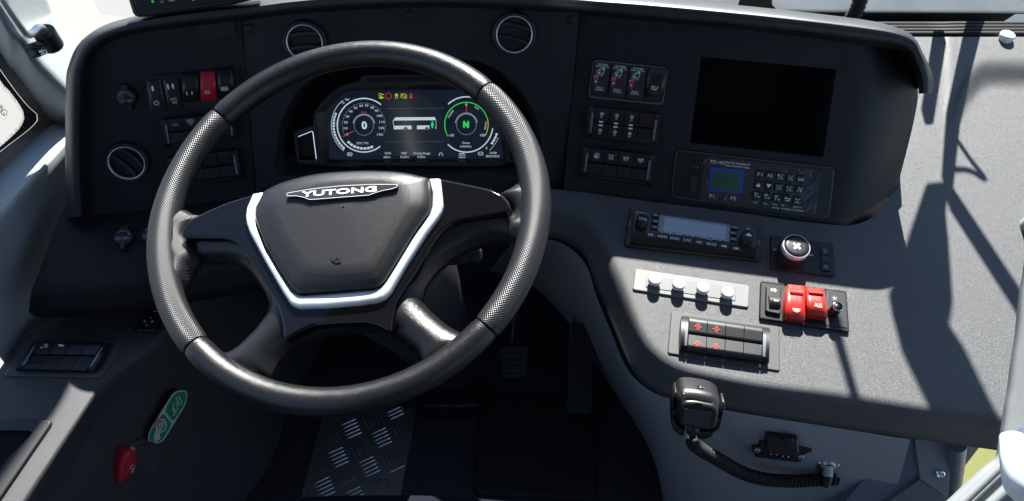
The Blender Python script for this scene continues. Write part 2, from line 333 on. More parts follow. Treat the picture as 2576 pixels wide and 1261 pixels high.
# ------------------------------------------------------------------ symbols, drawn in a -1..1 box (y up)
def _arc(cx, cy, r, a0, a1, n=14): return [(cx+r*cos(radians(a0+(a1-a0)*i/n)), cy+r*sin(radians(a0+(a1-a0)*i/n))) for i in range(n+1)]
SYM = {
 'power': [('l', _arc(0, 0, .8, 125, 415)), ('l', [(0, .1), (0, 1)])],
 'start': [('l', _arc(0, 0, .85, -50, 230), .26)],
 'hazard': [('c', [(-1, -.8), (1, -.8), (0, .95)]), ('c', [(-.5, -.52), (.5, -.52), (0, .35)])],
 'brake': [('c', _arc(0, 0, .62, 0, 342)), ('l', _arc(0, 0, .95, 40, -40)), ('l', _arc(0, 0, .95, 140, 220)), ('l', [(-.25, .3), (-.25, -.3)]), ('l', [(.25, .3), (.25, -.3)]), ('l', [(-.25, 0), (.25, 0)])],
 'bus': [('c', [(-.9, .6), (.7, .7), (1, .3), (.9, -.2), (-.9, -.2)]), ('l', [(-.9, .2), (.9, .25)]), ('l', [(-.3, .6), (-.3, .2)]), ('l', [(.3, .6), (.3, .2)]), ('l', [(0, -.2), (0, -.9)]), ('l', [(-.3, -.6), (0, -.9), (.3, -.6)])],
 'fan': [('c', _arc(0, .75, .27, 0, 330, 8), .13), ('c', _arc(.35, .45, .27, 0, 330, 8), .13), ('c', _arc(-.35, .45, .27, 0, 330, 8), .13), ('c', _arc(0, .15, .27, 0, 330, 8), .13), ('l', [(-.35, -.9), (-.2, -.55), (-.3, -.2)], .13), ('l', [(.1, -.9), (.2, -.5), (.1, -.2)], .13)],
 'bell': [('c', [(-.45, .7), (-.3, .9), (.3, .9), (.45, .7), (.45, -.5), (.8, -.8), (-.8, -.8), (-.45, -.5)]), ('l', [(-.95, .6), (-.6, .3)]), ('l', [(.95, .6), (.6, .3)])],
 'fog': [('l', [(.1, .8)]+_arc(.1, 0, .8, 90, -90)+[(.1, -.8), (.1, .8)]), ('l', [(-.2, .6), (-1, .8)]), ('l', [(-.2, .2), (-1, .3)]), ('l', [(-.2, -.2), (-1, -.2)]), ('l', [(-.2, -.6), (-1, -.7)])],
 'spot': [('c', _arc(.15, 0, .8, 0, 342)), ('l', [(.15, .8), (.15, -.8)]), ('l', [(.1, 0), (-.9, -.1)]), ('l', [(.1, -.1), (-.8, -.6)]), ('l', [(.1, -.2), (-.4, -.9)])],
 'lampa': [('l', [(-1, .7), (1, .7)]), ('c', [(-.8, .65), (.8, .65), (.6, 0), (-.6, 0)]), ('l', [(0, -.2), (0, -.9)]), ('l', [(-.5, -.2), (-.7, -.8)]), ('l', [(.5, -.2), (.7, -.8)])],
 'lampb': [('l', [(-1, .6), (1, .6)]), ('l', _arc(0, .6, .6, 180, 360)), ('l', [(0, -.2), (0, -.7)]), ('l', [(-.5, -.1), (-.7, -.5)]), ('l', [(.5, -.1), (.7, -.5)]), ('l', [(-.8, .3), (-1, .2)]), ('l', [(.8, .3), (1, .2)])],
 'door': [('c', [(-.35, -.9), (.35, -.9), (.35, .9), (-.35, .9)]), ('c', [(-.15, .2), (.2, .2), (.2, .7), (-.15, .7)]), ('f', [(-1, .2), (-.5, 0), (-1, -.2)]), ('f', [(1, .2), (.5, 0), (1, -.2)]), ('l', [(-.15, -.2), (.2, -.2)]), ('l', [(-.15, -.55), (.2, -.55)])],
 'dooropen': [('c', [(-.35, -.9), (.35, -.9), (.35, .9), (-.35, .9)]), ('c', [(-.15, .2), (.2, .2), (.2, .7), (-.15, .7)]), ('f', [(-.55, .2), (-1, 0), (-.55, -.2)]), ('f', [(.55, .2), (1, 0), (.55, -.2)]), ('l', [(-.15, -.2), (.2, -.2)]), ('l', [(-.15, -.55), (.2, -.55)])],
 'wifi': [('f', _arc(-.6, -.5, .3, 0, 330, 8)), ('l', _arc(-.5, -.3, .7, -20, 70)), ('l', _arc(-.5, -.3, 1.05, -15, 65)), ('l', _arc(-.5, -.3, 1.4, -10, 60))],
 'car': [('f', [(-.9, .5), (-.3, .9), (.3, .6), (1, .5), (.9, 0), (-.3, .1)]), ('f', [(-.2, .0), (.2, .0), (.1, -.2)])],
 'sun': [('c', _arc(0, 0, .45, 0, 342)), ('f', [(-.22, -.22), (.2, -.22), (.2, .05), (-.22, .05)])]+[('l', [(cos(a)*.62, sin(a)*.62), (cos(a)*.95, sin(a)*.95)]) for a in [2*pi*i/14 for i in range(14)]],
 'level': [('l', [(.2, .6)]+_arc(.2, 0, .6, 90, -90)+[(.2, -.6), (.2, .6)]), ('l', [(-.1, .4), (-.8, .2)]), ('l', [(-.1, 0), (-.8, -.2)]), ('l', [(-.9, .6), (-.9, -.6)])],
 'blades': [('f', [(cos(a+d)*r, sin(a+d)*r) for d, r in ((0, .12), (.55, .6), (.3, .95), (-.15, .95), (-.3, .5))]) for a in [pi/4+pi/2*i for i in range(4)]],
 'fanline': [('l', [(0, 0), (cos(a)*.5, sin(a)*.5), (cos(a+.5)*.95, sin(a+.5)*.95)]) for a in [2*pi*i/5 for i in range(5)]],
 'upd': [('f', [(-.8, -.6), (.8, -.6), (0, .7)])], 'dnd': [('f', [(-.8, .6), (.8, .6), (0, -.7)])],
 'left': [('f', [(.1, .6), (.1, -.6), (-.9, 0)])],
 'play': [('f', [(-.9, -.7), (-.9, .7), (.1, 0)]), ('l', [(.4, .7), (.4, -.7)], .24), ('l', [(.9, .7), (.9, -.7)], .24)],
 'prev': [('l', [(-.95, .7), (-.95, -.7)], .2), ('f', [(.05, .7), (.05, -.7), (-.85, 0)]), ('f', [(.95, .7), (.95, -.7), (.05, 0)])],
 'next': [('l', [(.95, .7), (.95, -.7)], .2), ('f', [(-.05, .7), (-.05, -.7), (.85, 0)]), ('f', [(-.95, .7), (-.95, -.7), (-.05, 0)])],
 'stopa': [('c', [(-.9, .8), (.1, .8), (.1, .4), (-.9, .4)]), ('l', [(-.4, .4), (-.4, -.8)]), ('l', [(.3, -.4), (.9, -.4)], .35)],
 'back': [('l', [(-.7, .4), (.4, .4)]+_arc(.4, 0, .4, 90, -90)+[(-.5, -.4)], .24), ('f', [(-1, .4), (-.5, .75), (-.5, .05)])],
 'swap': [('l', [(-.8, -.8), (.8, .8)]), ('l', [(-.8, .55), (0, .55)], .22), ('l', [(0, -.55), (.8, -.55)], .22)],
 'note': [('l', [(-.8, -.8), (.8, .8)]), ('l', [(-.6, .2), (-.4, .2), (-.4, .9), (0, .8)]), ('c', [(.2, -.1), (.8, -.1), (.8, -.35), (.2, -.35)]), ('l', [(.5, -.35), (.5, -.9)])],
 'horn': [('l', [(-.8, .7), (-.5, -.2), (.1, -.5), (.5, -.3), (.9, -.6)], .3), ('c', _arc(.25, -.15, .45, 0, 330, 10), .25)],
 'cloud': [('f', [(-.9, -.3), (.8, -.5), (1, -.1), (.5, .05), (.3, .6), (-.2, .5), (-.3, 0), (-.9, -.1)])],
 'demist': [('c', [(-.9, -.5), (.9, -.5), (.6, .3), (-.6, .3)]), ('l', [(-.4, -.9), (-.4, .8)]), ('l', [(.4, -.9), (.4, .8)]), ('l', [(0, -.9), (0, .8)])],
}
def sym(mb, tr, name, cx, cy, size, h, dx=(1, 0), w=.16):
    "draw a symbol centred on crop pixel (cx,cy); size = half width in crop pixels; dx = direction of its baseline in the crop"
    o = tr.p(cx, cy, h); e1 = np.array(tr.p(cx+dx[0]*10, cy+dx[1]*10, h))-o; k = np.linalg.norm(e1)/10/hypot(*dx)*size
    e = e1/np.linalg.norm(e1); q = np.array([-e[1], e[0]]); o = np.array(o)
    mp = lambda P: [tuple(o+e*(a*k)+q*(b*k)) for a, b in P]
    for it in SYM[name]:
        ww = (it[2] if len(it) > 2 else w)*k
        if it[0] == 'f': mb.flat(mp(it[1]), h)
        else: mb.ribbon(mp(it[1]), ww, h, closed=it[0] == 'c')
def txt(mb, tr, s, a, b, hp, h):
    "text along crop pixels a->b, cap height hp crop pixels"
    A, B = tr.p(*a, h), tr.p(*b, h); k = hypot(B[0]-A[0], B[1]-A[1])/hypot(b[0]-a[0], b[1]-a[1])
    mb.text(s, A, B, hp*k, h)
# ------------------------------------------------------------------ the surfaces of the cab
PC = Pl(6.5, 25, CAM+ray(1040, 320)*1.2)                  # centre panel
PLf = Pl(15.5, 23, PC.hit(622, 260))                      # left panel
PR = Pl(-4, 33, PC.hit(1436, 265))                        # right panel
PK = Pl(-6.7, 80, PR.hit(1700, 505))                      # console top
PS = Pl(12, 82, PLf.hit(215, 545))                        # shelf under the left panel
ZL = .44                                                  # window-side console top
PZ = Pl(0, 90, (0, 0, ZL))
XW = -.71                                                 # side wall
def sm(a, b, x): t = min(1, max(0, (x-a)/(b-a))); return t*t*(3-2*t)
def dsurf(u, v, h=0.0):
    "dash face, blended over the seams"
    a = sm(560, 690, u)
    p = PLf.hit(u, v, h)*(1-a)+PC.hit(u, v, h)*a
    b = sm(1370, 1500, u)
    return p*(1-b)+PR.hit(u, v, h)*b
# ------------------------------------------------------------------ ground, floor, cab shell
def ground_mat(name, a, b, sc):
    m = bpy.data.materials.new(name); m.use_nodes = True; n = m.node_tree; bs = n.nodes['Principled BSDF']; bs.inputs['Roughness'].default_value = .9
    tc = n.nodes.new('ShaderNodeTexCoord'); z = n.nodes.new('ShaderNodeTexNoise'); z.inputs['Scale'].default_value = sc; z.inputs['Detail'].default_value = 8
    r = n.nodes.new('ShaderNodeValToRGB'); r.color_ramp.elements[0].color = (*a, 1); r.color_ramp.elements[1].color = (*b, 1)
    r.color_ramp.elements[0].position = .3; r.color_ramp.elements[1].position = .7
    n.links.new(tc.outputs['Object'], z.inputs[0]); n.links.new(z.outputs[0], r.inputs[0]); n.links.new(r.outputs[0], bs.inputs['Base Color']); return m
mb = MB(); mb.add([(-200, -200, -.9), (200, -200, -.9), (200, 200, -.9), (-200, 200, -.9)], [(0, 1, 2, 3)])
struct(mb.build('ground', ground_mat('pale concrete', (.142, .14, .137), (.158, .156, .152), 2)))
mb = MB(); mb.add([(.1, 1.6, -.896), (60, 1.6, -.896), (60, 160, -.896), (.1, 160, -.896)], [(0, 1, 2, 3)])
struct(mb.build('shaded_ground', ground_mat('ground shade grey', (.026, .033, .042), (.042, .05, .06), 6)))  # dark patch puts shade into the ground colour
mb = MB(); mb.box((.1, .2, -.03), (1.9, 2.4, .06)); struct(mb.build('floor', FLOORM))
# roof, rear bulkhead and far side keep the cab as dim as it is
ROOF = mat('roof lining', (.22, .22, .22), .8)
mb = MB(); mb.box((.3, -.95, 2.25), (2.6, 4.1, .06)); struct(mb.build('ceiling', ROOF))
mb = MB(); mb.box((.3, -3.0, .85), (2.6, .06, 2.75)); struct(mb.build('rear_bulkhead', mat('bulkhead grey', (.1, .1, .105), .8)))
mb = MB(); mb.box((-.99, -1.35, .15), (.05, 3.3, 1.3)); mb.box((1.6, -1.6, .15), (.05, 2.8, 1.3)); struct(mb.build('side_bulkhead', MAT['bulkhead grey']))
# firewall below the windscreen
mb = MB(); mb.box((-.45, 1.36, -.25), (1.1, .05, 1.16)); mb.box((.85, 1.36, -.12), (1.5, .05, 1.44)); struct(mb.build('firewall', RUB))

# ------------------------------------------------------------------ dashboard
dash = thing('dashboard', 'dark wrap-around bus dashboard with a padded hood behind the steering wheel', 'dashboard')
inner = [(220,545),(212,400),(214,230),(222,165),(258,117),(320,90),(420,73),(520,62),(605,53),(715,37),(864,26),(1013,19),(1162,19),(1300,25),(1408,32),(1600,49),(1811,68),(1989,88),(2167,111),(2250,121),(2288,138),(2300,165),(2311,205),(2314,236)]
outer = [(164,548),(164,400),(165,225),(173,163),(205,102),(275,63),(400,38),(539,19),(640,8),(740,-4),(880,-16),(1020,-22),(1170,-22),(1310,-18),(1420,-11),(1620,2),(1820,20),(1995,38),(2170,59),(2255,75),(2300,95),(2320,130),(2347,190),(2345,234)]
inner = cat(inner, 4); outer = cat(outer, 4)
rows = []
for (iu, iv), (ou, ov) in zip(inner, outer):
    e = (ou-iu, ov-iv)
    L = lambda f: (iu+e[0]*f, iv+e[1]*f)
    hz_ = sm(.45, .9, -e[1]/max(1e-6, hypot(*e)))
    C_ = dsurf(*L(.66), .0255); T0 = dsurf(*L(.72), .0245); O1 = dsurf(*L(1.0), -.004); z0_ = C_[2]+.0025
    O2 = hz(*L(1.0), z0_-.001); O2 = O2 if abs(O2[1]-C_[1]) < .08 else O1
    O = O1+(O2-O1)*hz_; Tm = lambda f, d: (dsurf(*L(.72+.28*f), .0245*(1-f)**.5))*(1-hz_)+hz_*(hz(*L(.72+.28*f), z0_+d) if abs(O2[1]-C_[1]) < .08 else dsurf(*L(.72+.28*f), .02))
    rw = [dsurf(*L(-.08), -.004), dsurf(*L(.10), .012), dsurf(*L(.18), .020), dsurf(*L(.28), .0248), dsurf(*L(.45), .0262), dsurf(*L(.60), .0262), C_, Tm(.05, 0), Tm(.3, .0008), Tm(.7, .0004), O]
    b = O; q = b.copy(); q[1] += .10; q[2] -= .10
    b2 = q.copy(); b2[1] = max(1.30, b2[1]); b2[2] = .33
    rw += [tuple(b+np.array([0, .012, -.003])), tuple(b+np.array([0, .03, -.012])), tuple(q), tuple(b2)]
    rows.append([tuple(r) for r in rw])
mb = MB(); mb.loft(rows); mb.build('padded_hood', DASH, dash)
# left cheek below the hood, down to the sill
def zsh(p, dz): return (p[0], p[1], p[2]+dz)
# panels
WT = Tr(WORLD, kD)
def panel(fr, pts, holes, name, z=0.0, m=PANEL, bev=.0007, th=.014):
    b = MB(); t = Tr(fr, kD)
    b.prism(t.ps(pts), z-th, z, bev, [t.ps(h) for h in holes])
    o = b.build(name, m, dash); o.matrix_world = fr.M(); return o
inn = [p for p in inner]
Lp = [p for p in inn if p[0] < 604]
panel(PLf, [(x-4 if y > 120 else x, y-5) for x, y in Lp]+[(605.6, 48), (644.4, 490), (500, 517), (385, 531), (216, 548)], [], 'instrument_panel')
vents = [(318, 411, 46, 58, -52, PLf), (766, 108, 45, 57, 4, PC), (1294, 87.5, 45, 57, -12, PC)]
def pxcirc(u, v, r, n=28): return [(u+r*cos(2*pi*i/n), v+r*sin(2*pi*i/n)) for i in range(n)]
cav = [(693,443),(691,406),(700,335),(716,283),(745,231),(785,195),(845,168),(930,155),(1120,150),(1200,152),(1256,177),(1311,227),(1348,290),(1363,354),(1371,440)]
Cp = [(606.3, 48)]+[(x, y-5) for x, y in inn if 612 < x < 1430]+[(1457.8, 34), (1414.9, 490), (1050, 492), (645.2, 490)]
cavr = rp(cav, 14, 3)
panel(PC, Cp, [cavr], 'instrument_panel')
# cavity behind the display
b = MB(); t = Tr(PC, kD); P = ccw(t.ps(cavr)); c0 = np.mean(P, 0)
rws = []
for f, z in ((1, 0), (.985, -.006), (.93, -.05), (0.0, -.05)): rws.append([(*(c0+(np.array(p)-c0)*f), z) for p in P])
b.loft(rws, closed=True); o = b.build('display_recess', BLK2, dash); o.matrix_world = PC.M()
scr = [(1764,143),(2104,175),(2071,396),(1736,360)]
rb = [(2110,582),(2020,573),(1945,565),(1820,545),(1700,527),(1560,510),(1416,492)]
Rp = [(1458.5, 34)]+[(x, y-5) for x, y in inn if 1465 < x < 2125]+[(2130,101), (2093,580)]+rb[1:]
panel(PR, Rp, [scr], 'instrument_panel')
b = MB(); b.loft([[tuple(dsurf(u, v, -.004)), (dsurf(u, v)[0]*1.02, 1.38, .325)] for u, v in ((160,552),(216,550),(385,533),(500,519),(645,491),(1050,493),(1250,492),(1416,493),(1600,520),(1800,545),(2000,573),(2250,580))], smooth=False); b.build('underside', BLK, dash)
# cheek: the panel's right end bends away
b = MB(); t = Tr(PR, kD); g = []
rightb = cat([(2262,118),(2292,160),(2306,200),(2309,245),(2300,300),(2286,360),(2268,430),(2243,535),(2226,568),(2195,583),(2150,588)], 4)
for i, (ru, rv) in enumerate(rightb):
    f = i/(len(rightb)-1); lu, lv = 2130+(2093-2130)*f, 101+(580-101)*f; row = []
    for j in range(13):
        a = j/12; z = -.055*max(0, (a-.15)/.85)**2.2; u, v = lu+(ru-lu)*a, lv+(rv-lv)*a
        x, y = t.p(u, v, z); row.append((x, y, z))
    x, y, z = row[-1]; row.append((x+.004, y, z-.03)); row.append((x-.02, y+.02, z-.12)); g.append(row[::-1])
b.loft(g[::-1]); o = b.build('panel_cheek', PANEL, dash); o.matrix_world = PR.M()
# empty screen opening
b = MB(); P = ccw(t.ps(scr)); b.loft([[(*p, -.012) for p in P], [(*p, -.10) for p in P]], smooth=False, closed=True); b.add([(*p, -.10) for p in P], [(0, 1, 2, 3)])
o = b.build('screen_opening', DARK, dash); o.matrix_world = PR.M()
for u, v, fr in ((627,71,PC),(1031,38,PC),(1437,50,PC),(1400,468,PC),(663,468,PC)):
    f = fr.at(u, v); b = MB(); b.lathe((0, 0), [(.0064, -.001), (.0064, .0012), (.0054, .0024), (.003, .003), (0, .0031)], 24)
    o = b.build('screw_cap', PANEL, dash); o.matrix_world = f.M()
# shelf under the left panel with its thick lip
b = MB(); t = Tr(PS, kD)
lipc = cat([(78,736),(110,735),(200,727),(330,712),(480,690),(640,664),(760,640),(900,600)], 4)
backc = cat([(150,545),(175,548),(216,546),(300,540),(400,528),(520,512),(660,490),(900,470)], 4)
low = cat([(72,785),(105,800),(200,797),(330,785),(480,762),(640,735),(760,715),(900,680)], 4)
g = []
for (bu, bv), (cu, cv), (lu, lv) in zip(backc, lipc, low):
    r = [PS.hit(bu, bv, .004)+np.array([0, .05, .0])]+[PS.hit(bu+(cu-bu)*f, bv+(cv-bv)*f, 0) for f in (0, .3, .6, .85)]
    r += [PS.hit(cu, cv, -.001)]+[PS.hit(cu+(lu-cu)*f, cv+(lv-cv)*f, -h) for f, h in ((.12, .003), (.3, .009), (.6, .02), (1, .034))]
    r += [r[-1]+np.array([0, .06, -.005]), r[-1]+np.array([0, .3, .0])]
    g.append([tuple(p) for p in r][::-1])
b.loft(g); b.build('lower_shelf', LOWM, dash)
b = MB(); g0 = g[0]; b.add(g0, [tuple(range(len(g0)))]); b.build('shelf_end', LOWM, dash)
# left side of the hood down to the shelf
b = MB(); b.loft([[tuple(dsurf(u, v, h)) for u, v, h in ((214,548,.01),(200,548,.02),(180,548,.02),(165,548,-.004))], [tuple(PS.hit(u, v, 0)) for u, v in ((216,552),(202,556),(182,556),(160,552))]]); b.build('hood_foot', DASH, dash)

# ------------------------------------------------------------------ right console
cons = thing('driver_console', 'wide dark grey leather grained console sloping away right of the wheel under the panel', 'console')
crest = cat([(1290,494),(1370,500),(1440,517),(1472,537),(1502,570),(1524,607),(1539,648),(1569,712),(1595,782),(1621,842),(1648,880),(1677,906),(1715,926),(1765,941),(1910,970),(2097,993),(2322,1028),(2510,1055),(2620,1075)], 4)
lower = cat([(1290,592),(1379,598),(1425,609),(1457,630),(1479,660),(1492,700),(1513,749),(1546,827),(1580,909),(1606,952),(1640,980),(1665,994),(1690,1003),(1750,1015),(1880,1039),(2060,1068),(2266,1099),(2465,1127),(2620,1150)], 4)
ins = []
for k, (u, v) in enumerate(crest):
    a = np.array(crest[max(0, k-1)]); c = np.array(crest[min(len(crest)-1, k+1)]); d = (c-a)/np.linalg.norm(c-a)
    ins.append((u+d[1]*14, v-d[0]*14))
g = []
for (iu, iv), (cu, cv), (lu, lv) in zip(ins, crest, lower):
    r = [PK.hit(iu, iv, 0)]+[PK.hit(iu+(cu-iu)*f, iv+(cv-iv)*f, -h) for f, h in ((.5, .0002), (1, .0016))]
    r += [PK.hit(cu+(lu-cu)*f, cv+(lv-cv)*f, -h) for f, h in ((.12, .0045), (.25, .0095), (.42, .018), (.62, .029), (.82, .040), (1, .050))]
    e = PK.hit(lu+.25*(cu-lu), lv+.25*(cv-lv), -.056); r += [e]
    g.append([tuple(p) for p in r])
b = MB(); b.loft(g)
tw = [PK.hit(u, v) for u, v in ins]
# top surface: fine grid from the lip back to the windscreen, with the tray step at the right
def topz(u, v):
    e = 150+max(0, 2490-u)**2/75; k = sm(2372, 2440, u)
    h = .020*k*(1-sm(e-8, e+78, v))
    return h
back = cat([(1290,470),(1370,475),(1440,480),(1500,488),(1560,497),(1640,508),(1720,518),(1800,528),(1880,538),(1945,548),(2000,556),(2060,562),(2100,566),(2150,566),(2205,540),(2235,500)], 4)
# rows run from the crest inset straight back
N = len(ins); gg = []
for k in range(N):
    iu, iv = ins[k]; f = k/(N-1)
    # matching point on the rear boundary
    bu = 1290+(2235-1290)*min(1, f/.80); j = min(range(len(back)), key=lambda q: abs(back[q][0]-bu)); b0 = back[j]
    if f > .80: a = (f-.80)/.20; b0 = (2235+a*400, 500)
    row = [tuple(PK.hit(iu+(b0[0]-iu)*q/14, iv+(b0[1]-iv)*q/14)) for q in range(15)]
    gg.append(row[::-1])
b.loft(gg)
gg = []
for j in range(61):
    v = 93+(500-93)*j/60
    row = []
    for i in range(41):
        u0_ = 2235 if True else 0
        u = 2150+(85*sm(93, 500, v))+(2635-2150-85*sm(93, 500, v))*i/40
        row.append(tuple(PK.hit(u, v, topz(u, v))))
    gg.append(row)
b.loft(gg)
b.build('console_top', CONS, cons)
SHELF_BACK = [PK.hit(u, 93, topz(u, 93)) for u in (2150, 2635)]
# light grey cabinet below the lip
top = cat([(1300,600),(1400,607),(1470,660),(1500,745),(1535,830),(1570,915),(1605,960),(1660,995),(1760,1020),(1900,1045),(2060,1070),(2200,1092),(2290,1106)], 5)
bot = cat([(-.05,1.15,0),(.05,1.12,0),(.14,1.02,0),(.20,.92,0),(.255,.83,0),(.30,.75,0),(.322,.68,0),(.335,.60,0),(.375,.55,0),(.44,.53,0),(.53,.52,0),(.62,.515,0),(.70,.51,0)], 5)
gg = []
for (u, v), p in zip(top, bot):
    a = PK.hit(u, v, -.052); gg.append([tuple(a+(np.array(p)-a)*f) for f in (0, .25, .5, .75, 1)][::-1])
b = MB(); b.loft(gg); cab = b.build('cabinet_skirt', SKIRT, cons)
CAB = plane3(PK.hit(1760,1020,-.052)+(np.array(bot[40])-PK.hit(1760,1020,-.052))*.0, PK.hit(2200,1092,-.052), np.array((.5, .525, 0)))

# ------------------------------------------------------------------ window-side console and kick panel
side = thing('side_console', 'dark grained console beside the left cab wall with a sunlit leather grained edge', 'console')
cr = cat([(640,560),(540,690),(440,800),(417,833),(365,885),(303,932),(252,972),(221,1018),(61,1259),(-30,1395),(-110,1520)], 5)
bb = cat([(660,600),(570,730),(490,815),(455,850),(410,903),(335,960),(287,1003),(245,1050),(119,1259),(30,1400),(-50,1530)], 5)
wl = cat([(230,640),(215,740),(190,790),(130,808),(75,830),(35,875),(0,928),(-40,985),(-150,1150),(-220,1280),(-300,1400)], 5)
fl = cat([(-.36,1.15,0),(-.38,.95,0),(-.40,.85,0),(-.41,.8,0),(-.42,.74,0),(-.42,.68,0),(-.43,.62,0),(-.455,.55,0),(-.52,.36,0),(-.56,.24,0),(-.60,.1,0)], 5)
gg = []; hh = []
for (cu, cv), (bu, bv), (wu, wv), f in zip(cr, bb, wl, fl):
    a = np.array(PZ.hit(wu, wv)); a[0] = max(a[0], XW-.08)
    r = [a+(PZ.hit(cu-5, cv-3)-a)*q/6 for q in range(7)]+[PZ.hit(cu, cv, -.0015)]
    r += [PZ.hit(cu+(bu-cu)*q, cv+(bv-cv)*q, -h) for q, h in ((.15, .006), (.5, .02), (.85, .034), (1, .042))]
    e = r[-1]; r += [e+(np.array(f)-e)*q for q in (.03, .25, .5, .75, 1)]
    gg.append([tuple(p) for p in r])
b = MB(); b.loft(gg); b.build('console_body', SIDEM, side)
KICK = plane3(PZ.hit(245,1050,-.044), PZ.hit(410,903,-.044), np.array((-.42, .6, 0)))   # x runs forward
if KICK.n[0] < 0: KICK = plane3(PZ.hit(410,903,-.044), PZ.hit(245,1050,-.044), np.array((-.42, .6, 0)))

KICK.o = KICK.o+KICK.n*.005
# ------------------------------------------------------------------ cab wall, sill, pillar, window
wall = thing('cab_wall', 'grey grained lower cab wall and sill below the left side window', 'wall')
sl_ = cat([(-150,715),(-60,612),(0,545),(60,477),(120,408),(162,361),(215,300)], 4)
lowr = [(-.71,y) for y in np.linspace(.55, 1.1, len(sl_))]
bk = cat([(-200,610),(-90,505),(19,402),(70,354),(121,308),(163,303),(230,298)], 4)
gg = []
for (u, v), (bu, bv) in zip(sl_, bk):
    s = hx(u, v, XW); q = hx(bu, bv, XW-.07); q[2] = max(q[2], s[2]-.01)
    r = [np.array((XW, s[1]-.0, ZL-.5)), np.array((XW, s[1], ZL-.02)), s+np.array([0, 0, -.02]), s+np.array([0, 0, -.006]), s+np.array([-.003, 0, -.001])]
    q2 = hx(bu, bv, XW-.085); r += [s+(q2-s)*f for f in (.1, .5, 1)]
    gg.append([tuple(p) for p in r][::-1])
b = MB(); b.loft(gg); b.build('wall_panel', WALLG, wall)
# pillar: three creases traced bottom to top
c1 = [(-70,-160),(0,41),(48,99),(80,150),(121,191),(163,232),(230,300)]                     # inner crease
c2 = [(20,-260),(118,0),(137,41),(166,77),(196,113),(240,165),(300,250)]                    # windscreen edge
c0 = [(-190,-160),(0,135),(32,178),(60,214),(90,255),(128,304),(160,330)]                   # window edge
gg = []
for a, c, d in zip(cat(c0, 5), cat(c1, 5), cat(c2, 5)):
    p, q, r = hx(*a, -.79), hx(*c, -.73), hy(*d, 1.16)
    row = [p+(np.array([-.012, .002, 0])), p, p+(q-p)*.5+np.array([.004, -.004, 0]), p+(q-p)*.85+np.array([.003, -.003, 0]), q, q+(r-q)*.2+np.array([.001, -.004, 0]), q+(r-q)*.6, q+(r-q)*.93, r, r+np.array([-.05, .05, 0])]
    gg.append([tuple(t) for t in row])
b = MB(); b.loft(gg[::-1]); pil = tag(b.build('windscreen_pillar', WALLG), 'leaning grey grained pillar between the side window and the windscreen', 'pillar')
# side window
XG = -.80
win = thing('side_window', 'left side window with a black dotted border beside the pillar', 'window')
gk = [(-260,-230),(0,135),(30,176),(60,214),(128,305),(121,309),(19,403),(-120,525),(-300,700)]
fo = [(-260,-190),(0,183),(60,262),(89,303),(0,377),(-120,475),(-300,625)]
fi = [(-300,-220),(-60,115),(0,209),(19,228),(41,258),(54,280),(57,296),(52,312),(38,330),(0,365),(-120,462),(-300,608)]
tw_ = Pl(0, 0, (XG, 0, 0), np.array([0, 1.0, 0]), np.array([0, 0, 1.0]))
t = Tr(tw_, kD)
b = MB(); go, gi = cat(gk[1:8], 3), cat(fo[1:6], 3)
P1, P2 = t.ps(cat(gk, 4)), t.ps(cat(fo, 4)); 
def strip(b, A, B, za, zb, n=60):
    def rs(P):
        P = np.array(P); d = np.r_[0, np.cumsum(np.hypot(*np.diff(P, axis=0).T))]; q = np.linspace(0, d[-1], n); return [(np.interp(x, d, P[:, 0]), np.interp(x, d, P[:, 1])) for x in q]
    A, B = rs(A), rs(B); b.loft([[(*p, za), (*q, zb)] for p, q in zip(A, B)])
strip(b, P1, P2, .018, .004); o = b.build('gasket', mat('gasket grey', (.055, .058, .062), .5), win); o.matrix_world = tw_.M()
b = MB(); strip(b, P2, t.ps(cat(fi, 4)), .003, .003)
fic = cat(fi, 8); n = 0; acc = 0; Pf = t.ps(fic)
for k in range(1, len(Pf)):
    acc += hypot(Pf[k][0]-Pf[k-1][0], Pf[k][1]-Pf[k-1][1])
    if acc > .0034:
        acc = 0; d = np.array(Pf[k])-np.array(Pf[k-1]); d /= max(1e-9, np.linalg.norm(d)); m_ = np.array([-d[1], d[0]])
        for sg_, rr, of in ((1, .0011, .0014), (1, .0008, .0046)):
            for sgn in (-1, 1):
                c = np.array(Pf[k])+m_*of*sgn+d*(.0017 if of > .003 else 0); b.flat(circ(c, rr, 8), .003)
for w_, a_, h_ in (('TEMPERED', (-50,300), 12), ('43R-00', (-42,322), 9)):
    pass
txt(b, t, 'R', (1,268), (9,276), 9, .003); txt(b, t, 'E1', (1.5,279), (10,287), 8, .003); b.ribbon([t.p(6+7*cos(q), 283+7*sin(q)) for q in np.linspace(0, 6.1, 16)], .0012, .003, closed=True)
for q in ((5,301),(10,297),(15,292)): b.flat(circ(t.p(*q), .0009, 8), .003)
o = b.build('printed_border', BLK, win); o.matrix_world = tw_.M()
b = MB(); b.add([(*p, .001) for p in t.ps([(-260,-230), (128,305), (-300,700)])], [(0, 1, 2)]); o = b.build('glass', glassy('clear glass', (.93, .95, .94)), win); o.matrix_world = tw_.M()

